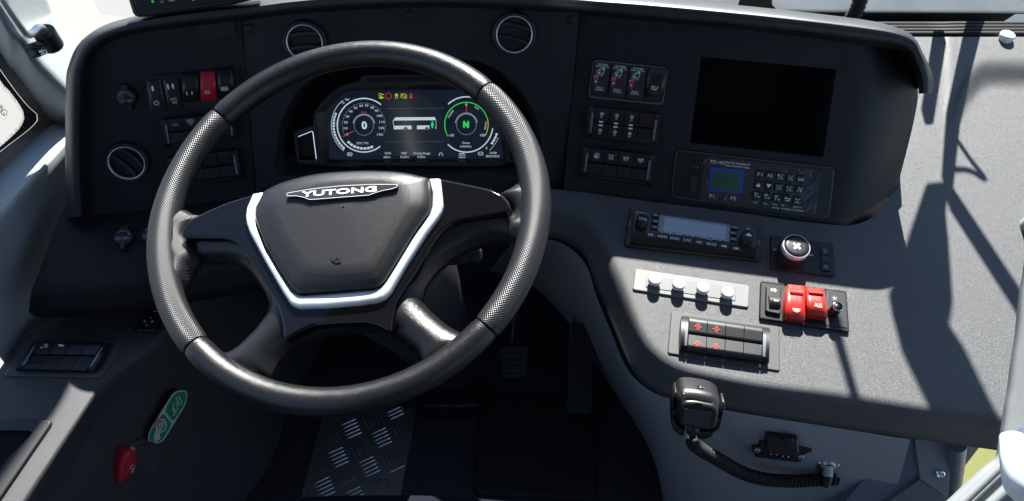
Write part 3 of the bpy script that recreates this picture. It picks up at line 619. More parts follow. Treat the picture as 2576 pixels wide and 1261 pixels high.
# ------------------------------------------------------------------ windscreen
WS = plane3(np.array((-.8, 1.31, .5)), np.array((1.0, 1.31, .5)), np.array((0, 1.20, 1.8)))
ws = thing('windscreen', 'large curved windscreen with a black printed lower border beyond the dashboard', 'windscreen')
b = MB(); b.add([WS.L(p)[:2]+(0,) for p in ((-.85, 1.31, .5), (1.5, 1.31, .5), (1.5, 1.158, 2.2), (-.85, 1.158, 2.2))], [(0, 1, 2, 3)])
o = b.build('glass', glassy('screen glass', (.88, .92, .93)), ws); o.matrix_world = WS.M()
t = Tr(WS, kT); b = MB()
zt = t.p(1000, 98)[1]; x0 = t.p(-1300, 60)[0]; x1 = 1.6
lob = [[(-1250,-150),(-700,-150),(-640,20),(-720,60),(-1200,60),(-1260,20)], [(-500,-150),(100,-150),(175,-40),(150,30),(110,62),(-350,55),(-470,30)], [(440,-150),(2700,-150),(2700,104),(1900,100),(560,92),(480,70),(445,30)]]
# the band with the clear lobes cut out of its upper edge
lows = t.p(1000, 330)[1]; band = [(x0, lows), (x1, lows), (x1, t.p(2500, 106)[1])]
up_ = [(2500,106),(1900,101),(1200,97),(560,92),(480,72),(440,30),(432,-160),(185,-160),(175,-40),(150,30),(110,62),(-100,60),(-350,52),(-470,25),(-500,-160)]
b.flat(band[:2]+t.ps(up_)+[(x0, t.p(-500, -160)[1])], .004)
for i in range(150):
    for r_, dy in ((.0016, 6), (.0011, 16), (.0008, 25)):
        u = 560+i*14+(7 if dy == 16 else 0); v = 92+(u-560)*.0075-dy+2; b.flat(circ(t.p(u, v), r_, 6), .004)
o = b.build('printed_border', BLK, ws); o.matrix_world = WS.M()
# ribbed rubber trim behind the shelf
b = MB(); us = [2120+i*44 for i in range(13)]; sb = [PK.hit(u, 93, topz(u, 93)) for u in us]
for k in range(4): b.tube([p+np.array([0, .010+.011*k, -.001-.001*k]) for p in sb], .005, 8)
b.loft([[tuple(p+np.array([0, .0, -.006])) for p in sb], [tuple(p+np.array([0, .048, -.012])) for p in sb], [tuple(p+np.array([0, .055, -.2])) for p in sb]])
o = b.build('ribbed_trim', RUB, cons)
# wiper shapes outside the glass, outlined back from the shadows wanted on the shelf
YW = 1.37; WP = Pl(0, 0, (0, YW, 0), np.array([1.0, 0, 0]), np.array([0, 0, 1.0]))
def cast(u, v, y=YW):
    p = PK.hit(u, v); q = p+sd*((y-p[1])/sd[1]); return (float(q[0]), float(q[2]))
GW = 'wiper arms outside the windscreen'
def wiper(pts, label, low=None):
    P = [cast(*q) for q in pts]
    b = MB(); b.prism(rp(P, .006, 2), -.012, .012, .003, bottom=True); o = b.build('wiper_arm', BLK); o.matrix_world = WP.M(); return tag(o, label, 'wiper', GW)
wiper([(2440,60),(2472,60),(2412,300),(2394,470),(2372,470),(2384,300)], 'dark slanting wiper arm outside the windscreen, nearest the right edge')
wiper([(2381,508),(2398,484),(2568,740),(2600,800),(2585,815),(2560,785)], 'unseen thin diagonal wiper bar outlined from its shadow, outside the windscreen')
wiper([(2335,480),(2381,476),(2376,520),(2384,599),(2394,745),(2387,792),(2374,812),(2431,897),(2500,1038),(2530,1090),(2372,1090),(2341,1026),(2266,872),(2238,766)], 'unseen broad wiper shape outlined from its shadow, outside the windscreen')
wiper([(2091,830),(2112,830),(2160,1000),(2200,1130),(2182,1130),(2141,1000)], 'unseen slim rod outlined from its shadow on the console, outside the windscreen')
wiper([(2352,92),(2378,92),(2345,300),(2320,300)], 'short dark wiper arm outside the windscreen, left of its slanting twin')
b = MB(); b.tube([(x, YW, z) for x, z in cat([cast(*q) for q in ((2385,330),(2402,345),(2440,400),(2478,450),(2440,430),(2400,428),(2385,440))], 5)], .004, 8)
tag(b.build('shadow_cable', RUB), 'unseen thin bent cable outlined from a hook shadow, outside the windscreen', 'hose')  # unseen cable added to throw the hook shadow on the shelf
b = MB(); b.prism(rp([(-.605,1.43),(-.61,1.58),(-.64,1.73),(-.67,1.9),(-.72,2.05),(-1.05,2.05),(-1.05,1.53),(-.722,1.51),(-.708,1.43)], .02, 4), -.14, .0, .02, bottom=True); mr_ = thing('shade_mirror', 'unseen mirror shape added outside the left front corner to shade the side console', 'mirror')  # unseen housing outlined to throw shade on the side console
o = b.build('housing', BLK, mr_); o.matrix_world = Pl(0, 0, (0, 1.5, 0), np.array([1.0, 0, 0]), np.array([0, 0, 1.0])).M()
b = MB(); b.tube([(-.9, 1.55, 1.9), (-.92, 1.5, 2.1), (-.9, 1.2, 2.26)], .025, 10); b.build('arm', BLK, mr_)
b = MB(); f = Pl(0, 0, (0, 1.27, 0), np.array([1.0, 0, 0]), np.array([0, 0, 1.0]))
pth = [hy(u, v, 1.22) for u, v in ((2130,62),(2140,48),(2150,36),(2158,18),(2166,-10),(2168,-60),(2150,-140))]
b.tube(cat(pth, 6), [.011+.003*sin(i*2.1) for i in range(37)], 8); tag(b.build('cable', RUB), 'black taped cable hanging in front of the windscreen behind the hood', 'cable')
f = Pl(0, 90, hz(2538, 84, SHELF_BACK[1][2]+.008)); b = MB(); b.lathe((0, 0), [(.009, -.02), (.0125, -.005), (.012, -.002), (.009, .0), (0, .0005)], 28)
o = b.build('white_cap', WHITEB); o.matrix_world = f.M(); tag(o, 'small round white cap on the ribbed trim at the far end of the shelf', 'cap')
# ------------------------------------------------------------------ steering wheel
W0 = Pl(-26.38, 70.0, CAM+ray(869.67, 533.93)*.8958)
q_ = radians(31.4)
WH = Pl(0, 0, W0.o, W0.x*cos(q_)+W0.y*sin(q_), W0.y*cos(q_)-W0.x*sin(q_))
wheel = thing('steering_wheel', 'black leather four spoke steering wheel with silver trimmed hub and perforated grips', 'steering wheel', WH)
tw = Tr(WH, kF)
RW, RT = .210, .0150
def rim_seg(a0, a1, r, name, m, uv=False, n=None):
    "a0,a1 in degrees from the wheel's right, counter-clockwise"
    n = n or int(abs(a1-a0)/1.5)+2; k = 28; b = MB(); vs = []
    for i in range(n):
        f = i/(n-1); a = radians(a0+(a1-a0)*f)
        e = min(1, min(f, 1-f)*n/2.2); rr = (r(f) if callable(r) else r)*(.93+.07*sqrt(max(0, e)))
        for j in range(k+1):
            p = 2*pi*j/k; R = RW+rr*cos(p)*1.0; idx = len(vs)
            vs.append((R*cos(a), R*sin(a), rr*sin(p)*1.04)); b.uv[idx] = (a*RW, p*.0150)
    b.add(vs, [(i*(k+1)+j, (i+1)*(k+1)+j, (i+1)*(k+1)+j+1, i*(k+1)+j+1) for i in range(n-1) for j in range(k)], True)
    b.f = [f_[::-1] for f_ in b.f]
    return b.build(name, m, wheel)
def ang(x, y): p = tw.p(x, y); return math.degrees(atan2(p[1], p[0]))
aUL, aUR = 90+49, 90-49; aLL, aLR = 180+42.9, -42.9
rim_seg(aUR+.35, aUL-.35, RT, 'leather_rim', RIML)
rim_seg(aLL+.35, 360+aLR-.35, RT, 'leather_rim', RIML)
gb = lambda f: .0152+.0016*math.exp(-((f-.52)/.2)**2)
rim_seg(aUL+.35, aLL-.35, gb, 'grip', PERF, True)
rim_seg(aLR+.35, aUR-.35, gb, 'grip', PERF, True)
b = MB(); n = 90
b.tube([(RW*cos(2*pi*i/n), RW*sin(2*pi*i/n), 0) for i in range(n)], .0133, 16, closed=True); b.build('rim_core', DARK, wheel)
# spoke webs (leather): blended into the rim
def web(pts, zc, name, m=RIML):
    b = MB(); P = ccw(rp(ccw(tw.ps(pts, zc)), .012, 4)); A = np.array(P); n = len(P); B_ = np.roll(A, -1, 0)
    def dist(p):
        d = B_-A; t = np.clip(((p-A)*d).sum(1)/np.maximum((d*d).sum(1), 1e-12), 0, 1); return np.hypot(*(A+d*t[:, None]-p).T).min()
    def ins(p):
        c = (A[:, 1] > p[1]) != (B_[:, 1] > p[1]); return (np.sum(c & (p[0] < (B_[:, 0]-A[:, 0])*(p[1]-A[:, 1])/np.where(c, B_[:, 1]-A[:, 1], 1)+A[:, 0])) % 2) == 1
    pts_, st = [], .0035; lo, hi = A.min(0), A.max(0); r = 0
    for y in np.arange(lo[1], hi[1], st*.87):
        r += 1
        for x in np.arange(lo[0]+(st/2 if r % 2 else 0), hi[0], st):
            p = np.array((x, y))
            if ins(p) and dist(p) > .0015: pts_.append(p)
    for f in (.0006,):
        for i_ in range(n):
            d = B_[i_]-A[i_]; l = np.hypot(*d)
            if l > .002: pass
    V = [Vector(p) for p in P]+[Vector(p) for p in pts_]
    res = delaunay_2d_cdt(V, [(i_, (i_+1) % n) for i_ in range(n)], [], 1, 1e-6)
    R = .024; vs = []
    for q in res[0]:
        d = dist(np.array(q[:])); e = 1-min(d, R)/R; vs.append((q[0], q[1], zc-.022+.022*sqrt(max(0, 1-e*e))))
    b.add(vs, [tuple(f_) for f_ in res[2]], True)
    b.add([(*p, zc-.022) for p in P]+[(p[0], p[1], zc-.032) for p in P], [(i_, i_+n, (i_+1) % n+n, (i_+1) % n) for i_ in range(n)])
    b.add([(*p, zc-.032) for p in P], [tuple(range(n))[::-1]])
    for i_, q in enumerate(b.v): b.uv[i_] = (q[0], q[1])
    return b.build(name, m, wheel)
ZW = .004
lweb = [(215,310),(250,365),(258,440),(300,448),(400,442),(480,462),(545,530),(600,620),(612,690),(560,765),(480,845),(425,885),(350,880),(330,960),(430,1020),(520,1030),(600,1015),(618,985),(640,935),(705,860),(760,835),(900,790),(1090,775),(1225,815),(1330,905),(1345,960),(1440,980),(1560,900),(1600,830),(1550,797),(1480,765),(1395,695),(1345,640),(1345,590),(1395,510),(1480,430),(1590,372),(1700,345),(1760,345),(1800,352),(1835,300),(1820,200),(1740,150),(1690,125),(1450,95),(1000,80),(570,160),(400,215),(330,240),(250,262)]
web(lweb, ZW, 'spoke_web')
web([(112,180),(175,170),(212,205),(255,228),(330,236),(352,247),(285,272),(250,305),(226,345),(245,372),(270,374),(268,440),(238,482),(215,545),(180,600),(125,560),(95,370)], .010, 'grip_flare', PERF)
web([(1690,128),(1745,118),(1800,85),(1845,20),(1870,-30),(1930,60),(1950,230),(1920,400),(1870,500),(1835,450),(1812,395),(1795,352),(1752,345),(1745,264),(1790,240),(1772,195),(1745,158)], .010, 'grip_flare', PERF)
gl = [(566,160),(450,195),(345,240),(290,268),(262,285),(232,325),(224,345),(228,362),(245,369),(430,373),(480,388),(515,425),(548,480),(620,592),(670,668),(697,735),(706,800),(708,840),(722,850),(770,820),(850,783),(960,773),(1100,770),(1150,782),(1205,812),(1222,806),(1224,760),(1242,668),(1290,590),(1335,530),(1400,415),(1450,345),(1500,305),(1560,285),(1700,263),(1770,248),(1788,232),(1775,195),(1745,160),(1690,135),(1560,108),(1450,86),(1200,78),(800,105)]
b = MB(); b.prism(rp(tw.ps(gl, .012), .004, 3), -.004, .012, .003, seg=3); b.build('gloss_trim', GLOSS, wheel)
so_ = [(562,155),(532,222),(526,262),(530,300),(543,338),(620,482),(700,620),(735,675),(752,688),(778,697),(900,694),(1060,680),(1150,667),(1190,650),(1215,622),(1285,500),(1385,345),(1440,272),(1456,240),(1462,205),(1448,83)]
si_ = [(1398,83),(1411,150),(1410,215),(1400,252),(1325,355),(1245,487),(1190,575),(1165,600),(1135,610),(960,625),(800,637),(772,632),(745,610),(690,525),(618,402),(580,300),(572,262),(578,222),(612,148)]
b = MB(); b.prism(tw.ps(so_+si_, .019), .008, .019, .0045, seg=3); b.build('silver_trim', SILVER, wheel)
# airbag cover: nested outlines give its facets
cv = cat([(612,150),(700,108),(850,70),(1000,55),(1150,52),(1290,62),(1398,85)], 5)[:-1]+cat([(1398,85),(1410,160),(1409,215),(1398,252)], 3)[:-1]+[(1325,353),(1245,485),(1190,573)]+cat([(1165,598),(1130,607),(960,622),(800,634),(772,629),(745,607)], 2)+[(690,522),(620,402)]+cat([(582,302),(574,262),(578,222)], 3)
in2 = cat([(690,170),(760,130),(900,95),(1040,85),(1180,82),(1240,88),(1290,110)], 5)[:-1]+cat([(1290,110),(1305,150),(1310,200),(1300,235)], 3)[:-1]+[(1240,330),(1190,420),(1140,500)]+cat([(1120,520),(1090,528),(960,540),(830,530),(800,522),(780,505)], 2)+[(730,430),(680,350)]+cat([(655,290),(640,240),(650,200)], 3)
assert len(cv) == len(in2), (len(cv), len(in2))
ZC = .030
A = tw.ps(cv, .020); Bq = tw.ps(in2, ZC)
def mix(f, z): return [(a[0]+(q[0]-a[0])*f, a[1]+(q[1]-a[1])*f, z) for a, q in zip(A, Bq)]
cen = np.mean(np.array(Bq), 0)
rows = [mix(0, .006), mix(0, .0165), mix(.05, .0205), mix(.14, .0235), mix(.5, .0275), mix(.92, ZC-.0006), mix(1.0, ZC)]
for f in (.85, .6, .3, .02): rows.append([(cen[0]+(q[0]-cen[0])*f, cen[1]+(q[1]-cen[1])*f, ZC+.0012*(1-f)) for q in Bq])
b = MB(); b.loft(rows, closed=True)
if b.v: 
    # outward normals
    p = [np.array(b.v[i]) for i in b.f[len(rows[0])*6]]; nrm_ = np.cross(p[1]-p[0], p[2]-p[0])
    if nrm_[2] < 0: b.f = [f_[::-1] for f_ in b.f]
cover = b.build('airbag_cover', COVERM, wheel)
# badge seat and badge
tb = Tr(WH, kO); zb = ZC+.0012
hol = [(160,430),(240,330),(330,225),(640,165),(1000,125),(1500,95),(1900,100),(2110,130),(2200,190),(2225,265),(2100,330),(1900,390),(1650,530),(1300,560),(800,605),(680,605),(480,540),(300,510)]
bd = [(318,375),(340,360),(720,295),(1200,245),(1700,222),(2095,222),(2112,235),(2090,265),(2020,292),(1900,312),(1780,345),(1640,395),(1300,420),(720,465),(680,462),(600,430),(480,405),(330,408)]
b = MB(); b.prism(tb.ps(bd, zb+.0035), zb, zb+.0035, .001); bdg = b.build('badge', mat('badge black', (.03, .032, .036), .12, coat=.5), cover)
b = MB(); kk = tb.sc(1200, 340); b.bold('YUTONG', tb.p(570, 380, zb+.004), tb.p(1765, 292, zb+.004), 84*kk, zb+.0040, .00055); b.ribbon(tb.ps(bd, zb+.0037), 0.0005, zb+.0037, closed=True); b.build('badge_lettering', mat('badge silver', (.85, .86, .88), .3, metal=.4), bdg)
b = MB(); sym(b, tw, 'horn', 957, 466, 30, ZC+.0016, (1, -.05), .2); b.build('horn_symbol', BLK, cover)
# column and stalks
HUB = WH.o-WH.n*.02; END = HUB-WH.n*.34
colm = thing('steering_column', 'dark steering column shroud with stalks below the wheel hub', 'column')
ax = -WH.n; b = MB()
b.tube([HUB+ax*.0, HUB+ax*.03, HUB+ax*.05, HUB+ax*.20, HUB+ax*.34, HUB+ax*.6], [.05, .055, .075, .085, .07, .06], 20); b.build('shroud', BLK2, colm)
b = MB(); e1 = WH.x*cos(-.12)+WH.y*sin(-.12)
s0 = HUB+ax*.09; b.tube([s0+e1*.05, s0+e1*.10, s0+e1*.115, s0+e1*.12, s0+e1*.132, s0+e1*.135], [.014, .015, .012, .009, .010, .006], 12); b.build('stalk', RUB, colm)

# ------------------------------------------------------------------ digital instrument cluster
PD = Pl(0, 0, PC.o-PC.n*.030, PC.x, PC.y).at(1010, 320)
clu = thing('instrument_cluster', 'lit digital instrument display in a faceted black frame behind the wheel', 'display', PD)
tj = Tr(PD, kJ)
fo_ = [(135,715),(160,690),(355,640),(350,560),(375,470),(450,370),(600,235),(700,190),(840,165),(870,110),(905,92),(1950,75),(2000,90),(2060,140),(2200,180),(2300,235),(2440,380),(2480,480),(2500,620),(2590,660),(2620,700),(2620,1000),(2560,1040),(2460,1045),(2080,1085),(2040,1078),(1985,1042),(930,1042),(890,1075),(830,1102),(420,1072),(200,1052),(165,1020)]
scn = [(492,485),(505,462),(690,275),(715,262),(1420,245),(2080,250),(2120,262),(2320,455),(2340,485),(2398,985),(2392,994),(548,999),(530,990)]
fi_ = [(385,500),(400,450),(600,250),(690,212),(1420,195),(2110,200),(2190,235),(2400,440),(2425,490),(2470,990),(2380,1062),(2070,1070),(1990,1028),(930,1030),(840,1072),(470,1040),(455,1010)]
ob = MB(); zF = .014
wL = [(185,752),(355,686),(396,1012),(205,1000)]
strp = [(925,170),(950,100),(1900,95),(1960,170)]
wR = [(2420,690),(2560,720),(2560,1000),(2455,1000)]
ob.prism(tj.ps(fo_, zF), -.02, zF, .003, [tj.ps(fi_, zF), tj.ps(wL, zF), tj.ps(strp, zF), tj.ps(wR, zF)]); ob.build('frame', BLK2, clu)
# sloping inner facets down to the glass
def resam(P, n=80):
    P = np.array(list(P)+[P[0]]); d = np.r_[0, np.cumsum(np.hypot(*np.diff(P, axis=0).T))]; q = np.linspace(0, d[-1], n, endpoint=False)
    return [(np.interp(x, d, P[:, 0]), np.interp(x, d, P[:, 1])) for x in q]
A, Bq = tj.ps(fi_, zF), tj.ps(scn, .001)
ra, rbb = resam(A, 120), []
Bd = np.array(resam(Bq, 600)); ca = np.mean(A, 0); cb = np.mean(Bd, 0)
for p in ra:
    d = np.hypot(Bd[:, 0]-p[0], Bd[:, 1]-p[1]); rbb.append(tuple(Bd[d.argmin()]))
b = MB(); b.loft([[(*p, zF) for p in ra], [(*p, .001) for p in rbb]], closed=True, smooth=False); b.build('inner_bezel', BLK, clu)
SCR = mat('display glass', (.004, .005, .007), .06, coat=.3, spec=.5)
b = MB(); b.flat(tj.ps([(470,480),(690,255),(1420,235),(2090,235),(2360,470),(2410,1005),(530,1008)], 0), .0); scrn = b.build('screen', mat('lit display glass', (.004, .005, .007), .06, coat=.3, spec=.5, emit=.004, emit_col=(.3, .55, 1)), clu)
for q, nm in ((wL, 'button_pad'), (wR, 'button_pad')):
    b = MB(); b.flat(tj.ps(q, .004), .004); o = b.build(nm, SCR, clu)
    b = MB(); b.ribbon(rp(tj.ps([(q[0][0]+4,q[0][1]+2),(q[1][0]-4,q[1][1]+4),(q[2][0]-4,q[2][1]-4),(q[3][0]+4,q[3][1]-4)], .0046), .003, 3), .0011, .0046, closed=True); b.build('lit_outline', mat('lit white', (.6, .68, .8), .5, emit=.26), o)
b = MB(); b.flat(tj.ps(strp, .004), .004); b.build('warning_strip', SCR, clu)
E = .13
dW = mat('display white', (.7, .78, .8), .5, emit=E); dG = mat('display green', (.02, .75, .1), .5, emit=E*1.2); dY = mat('display yellow', (.65, .68, .03), .5, emit=E*.9)
dR = mat('display red', (.8, .04, .04), .5, emit=E); dD = mat('display grey', (.3, .33, .35), .5, emit=E*.5)
z1 = .0006; bw, bg_, by, br, bdim = MB(), MB(), MB(), MB(), MB()
def arcp(cx, cy, rx, ry, a0, a1, n=40): return [(cx+rx*cos(radians(a0+(a1-a0)*i/n)), cy-ry*sin(radians(a0+(a1-a0)*i/n))) for i in range(n+1)]
def rib(b, pts, wpx, closed=False): b.ribbon(tj.ps(pts, z1), wpx*tj.sc(1400, 600), z1, closed)
T = lambda b, s, cx, cy, wd, hp: txt(b, tj, s, (cx-wd/2, cy), (cx+wd/2, cy), hp, z1)
gc = (900, 630)
rib(bw, arcp(*gc, 285, 288, 50, 308), 13); rib(bw, arcp(*gc, 350, 350, 130, 232), 5)
rib(bdim, arcp(*gc, 230, 238, -28, 208), 4); rib(bw, arcp(*gc, 117, 118, 10, 170), 5); rib(bdim, arcp(*gc, 104, 108, 0, 356), 7, True)
for i in range(13):
    a0 = 156+i*5.8; bw.flat(tj.ps(arcp(*gc, 336, 335, a0, a0+4.6, 3)+arcp(*gc, 315, 313, a0+4.6, a0, 3), z1), z1)
for i in range(8):
    a0 = 224+i*9; bw.flat(tj.ps(arcp(*gc, 252, 262, a0, a0+7, 3)+arcp(*gc, 228, 238, a0+7, a0, 3), z1), z1)
for s, x, y in (('10',705,662),('20',706,598),('30',724,536),('40',759,481),('50',811,444),('60',870,420),('70',929,419),('80',991,440),('90',1036,475),('100',1068,528),('110',1094,594),('120',1090,659),('130',1070,729)):
    T(bw, s, x, y, 17*len(s)+4, 25)
T(bw, '0', 721, 728, 18, 25)
for i in range(14):
    a = 208-i*18.15; rib(bdim, [(gc[0]+226*cos(radians(a)), gc[1]-234*sin(radians(a))), (gc[0]+240*cos(radians(a)), gc[1]-248*sin(radians(a)))], 4)
bw.bold('0', tj.p(880, 628), tj.p(930, 628), 80*tj.sc(1400, 600), z1, .0006); T(bw, 'bar', 724, 350, 48, 28); T(bw, '12', 677, 388, 30, 26); T(bw, '0', 681, 884, 18, 26); T(bw, 'SOC: 77%', 885, 822, 128, 24)
T(br, 'km/h', 902, 488, 58, 20); rib(br, [(675,752),(795,688)], 7)
g2 = (2000, 622)
rib(bw, arcp(*g2, 285, 297, 68, 133), 13); rib(bw, arcp(*g2, 285, 297, 226, 352), 13)
rib(bg_, arcp(*g2, 232, 238, 18, 212), 9); rib(by, arcp(*g2, 234, 240, -30, 17), 8)
rib(bw, arcp(*g2, 118, 122, 8, 172), 5); rib(bdim, arcp(*g2, 106, 110, 0, 356), 7, True)
bg_.bold('N', tj.p(1971, 620), tj.p(2023, 620), 70*tj.sc(1400, 600), z1, .0008); rib(br, [(2001,382),(2001,492)], 6); T(bw, '0', 1999, 410, 20, 26)
T(bw, '-100', 1836, 738, 62, 28); T(bw, '100', 2175, 736, 52, 28); T(bw, 'Conso', 1996, 818, 82, 24); T(bw, '0.7kWh/h', 1994, 858, 120, 24)
txt(bw, tj, 'CHARGE', (1806,548), (1860,468), 18, z1); txt(bw, tj, 'ECO', (2092,432), (2134,458), 20, z1); txt(bw, tj, 'POWER', (2210,594), (2200,680), 18, z1)
for i in range(4):
    a0 = -38+i*5.8; bw.flat(tj.ps(arcp(*g2, 352, 352, a0, a0+4.6, 3)+arcp(*g2, 330, 330, a0+4.6, a0, 3), z1), z1)
rib(bw, arcp(*g2, 372, 372, -48, -22), 4); T(bw, '0', 2216, 874, 18, 26)
for s, x, y, wd in (('ODO:',1158,930,70),('66Km',1149,971,72),('TRIP',1330,930,64),('45.2Km',1337,970,96),('Driving Range',1523,930,175),('275Km',1516,970,88),('16:09',2288,926,72),('30/07/2024',2281,962,146)): T(bw, s, x, y, wd, 24)
def S(b, n, x, y, r, w=.2): sym(b, tj, n, x, y, r, z1, (1, 0), w)
S(bw, 'start', 1727, 945, 22, .2)
rib(bw, [(1922,938),(1984,938),(1984,978),(1922,978)], 6, True); T(bw, '27V', 1953, 958, 44, 22); rib(bw, [(1932,932),(1946,932)], 8); rib(bw, [(1960,932),(1974,932)], 8)
for s, x, y in (('1',749,941),('2',2153,934)):
    rib(bw, arcp(x, y, 18, 18, 0, 345, 18), 4, True); rib(bw, arcp(x, y, 27, 24, -50, 50, 8), 4); rib(bw, arcp(x, y, 27, 24, 130, 230, 8), 4); T(bw, s, x, y, 8, 18)
rib(br, arcp(1164, 317, 31, 32, 0, 350, 28), 5, True)
ic = [by]; by = MB()
rib(by, arcp(1075, 303, 15, 15, 0, 345, 14), 6, True); rib(by, [(1090,300),(1116,300)], 9); rib(by, [(1068,334),(1105,334)], 22); rib(by, [(1056,334),(1118,334)], 6)
ic.append(by); by = MB(); by.flat(tj.ps([(1234,292),(1266,292),(1264,322),(1236,322)], z1), z1); rib(by, [(1238,326),(1246,334),(1234,344)], 6); rib(by, [(1258,326),(1266,334),(1256,344)], 6)
ic.append(by); by = MB(); rib(by, arcp(1328, 316, 22, 24, 0, 345, 18), 5, True); rib(by, [(1300,290),(1360,344)], 6); rib(by, arcp(1328, 316, 33, 30, -45, 45, 8), 4); rib(by, arcp(1328, 316, 33, 30, 135, 225, 8), 4)
br.flat(tj.ps(arcp(1409, 290, 7, 7, 0, 340, 10), z1), z1); rib(br, [(1405,300),(1400,330),(1412,344)], 12); rib(br, [(1386,332),(1432,332)], 6); rib(br, [(1396,344),(1420,302)], 5)
rib(br, [(1760,140),(1790,160)], 10)
# bus pictogram
bw.flat(tj.ps([(1240,545),(1660,543),(1675,575),(1213,580)], z1), z1)
bw.flat(tj.ps([(1220,636),(1412,634),(1412,673),(1372,673),(1368,655),(1348,646),(1330,655),(1324,673),(1222,674)], z1), z1)
bw.flat(tj.ps([(1470,634),(1603,632),(1603,672),(1598,672),(1595,655),(1576,646),(1558,655),(1554,672),(1470,673)], z1), z1)
rib(bw, [(1213,580),(1220,636)], 5); rib(bw, [(1674,575),(1676,635)], 4); rib(bdim, arcp(1348, 664, 14, 14, 0, 345, 14), 8, True); rib(bdim, arcp(1576, 663, 14, 14, 0, 345, 14), 8, True); rib(bw, [(1672,640),(1674,668)], 7)
bg_.flat(tj.ps(arcp(1635, 594, 9, 9, 0, 340, 10), z1), z1); bg_.flat(tj.ps([(1622,605),(1648,605),(1652,632),(1645,634),(1643,662),(1637,662),(1635,640),(1633,662),(1627,662),(1625,634),(1618,632)], z1), z1)
for y in (450, 808): rib(bdim, [(1140,y),(1760,y-3)], 2)
for b_, nm, m in ((bw, 'lit_markings', dW), (bg_, 'green_markings', dG), (br, 'red_markings', dR), (bdim, 'dim_markings', dD)): b_.build(nm, m, scrn)
for b_, nm in zip(ic+[by], ('power_arc', 'warning_icon', 'warning_icon', 'warning_icon')): b_.build(nm, dY, scrn)

# ------------------------------------------------------------------ round air vents
VL = ['round chrome ringed air vent low on the left end of the dashboard, louvres tilted', 'round chrome ringed air vent above the wheel rim, half hidden by it', 'round chrome ringed air vent to the right of the wheel, level louvres']
for (u, v, r, R, rot, fr), lb in zip(vents, VL):
    f = fr.at(u, v, .008, radians(rot)); k = hypot(*np.subtract(f.loc(u+10, v), f.loc(u, v)))/10; r *= k; R *= k
    th = thing('air_vent', lb, 'vent', f, 'round dashboard vents')
    b = MB(); b.lathe((0, 0), [(R, -.012), (R*.99, -.004), (R*.94, .001), (R*.88, .002), (r*1.05, -.002), (r*1.02, -.006)], 48, cap=False); b.build('housing', BLK2, th)
    b = MB(); b.lathe((0, 0), [(r*1.045, -.003), (r*1.03, .0005), (r*.995, .0012), (r*.96, .0), (r*.945, -.004)], 48, cap=False); b.build('chrome_ring', mat('vent ring silver', (.72, .76, .8), .25, metal=.55), th)
    b = MB(); b.lathe((0, 0), [(r*.95, -.002), (r*.93, -.03), (0, -.032)], 40); b.build('duct', DARK, th)
    for yy in (-.42, .30):
        b = MB(); xe = r*sqrt(1-yy*yy)*.93; rows = []
        for i in range(13):
            x = -xe+2*xe*i/12; bow = .10*r*(1-(x/xe)**2)
            rows.append([(x, yy*r+bow-.002, -.018), (x, yy*r+bow+.002, -.018), (x, yy*r+bow+.005, -.004), (x, yy*r+bow+.002, -.002), (x, yy*r+bow-.001, -.0035)])
        b.loft(rows, closed=True); b.build('louvre', mat('louvre grey', (.022, .024, .027), .35), th)
    b = MB(); b.box((r*.1, -.06*r, -.016), (.002, r*.7, .01)); b.build('louvre_link', BLK, th)
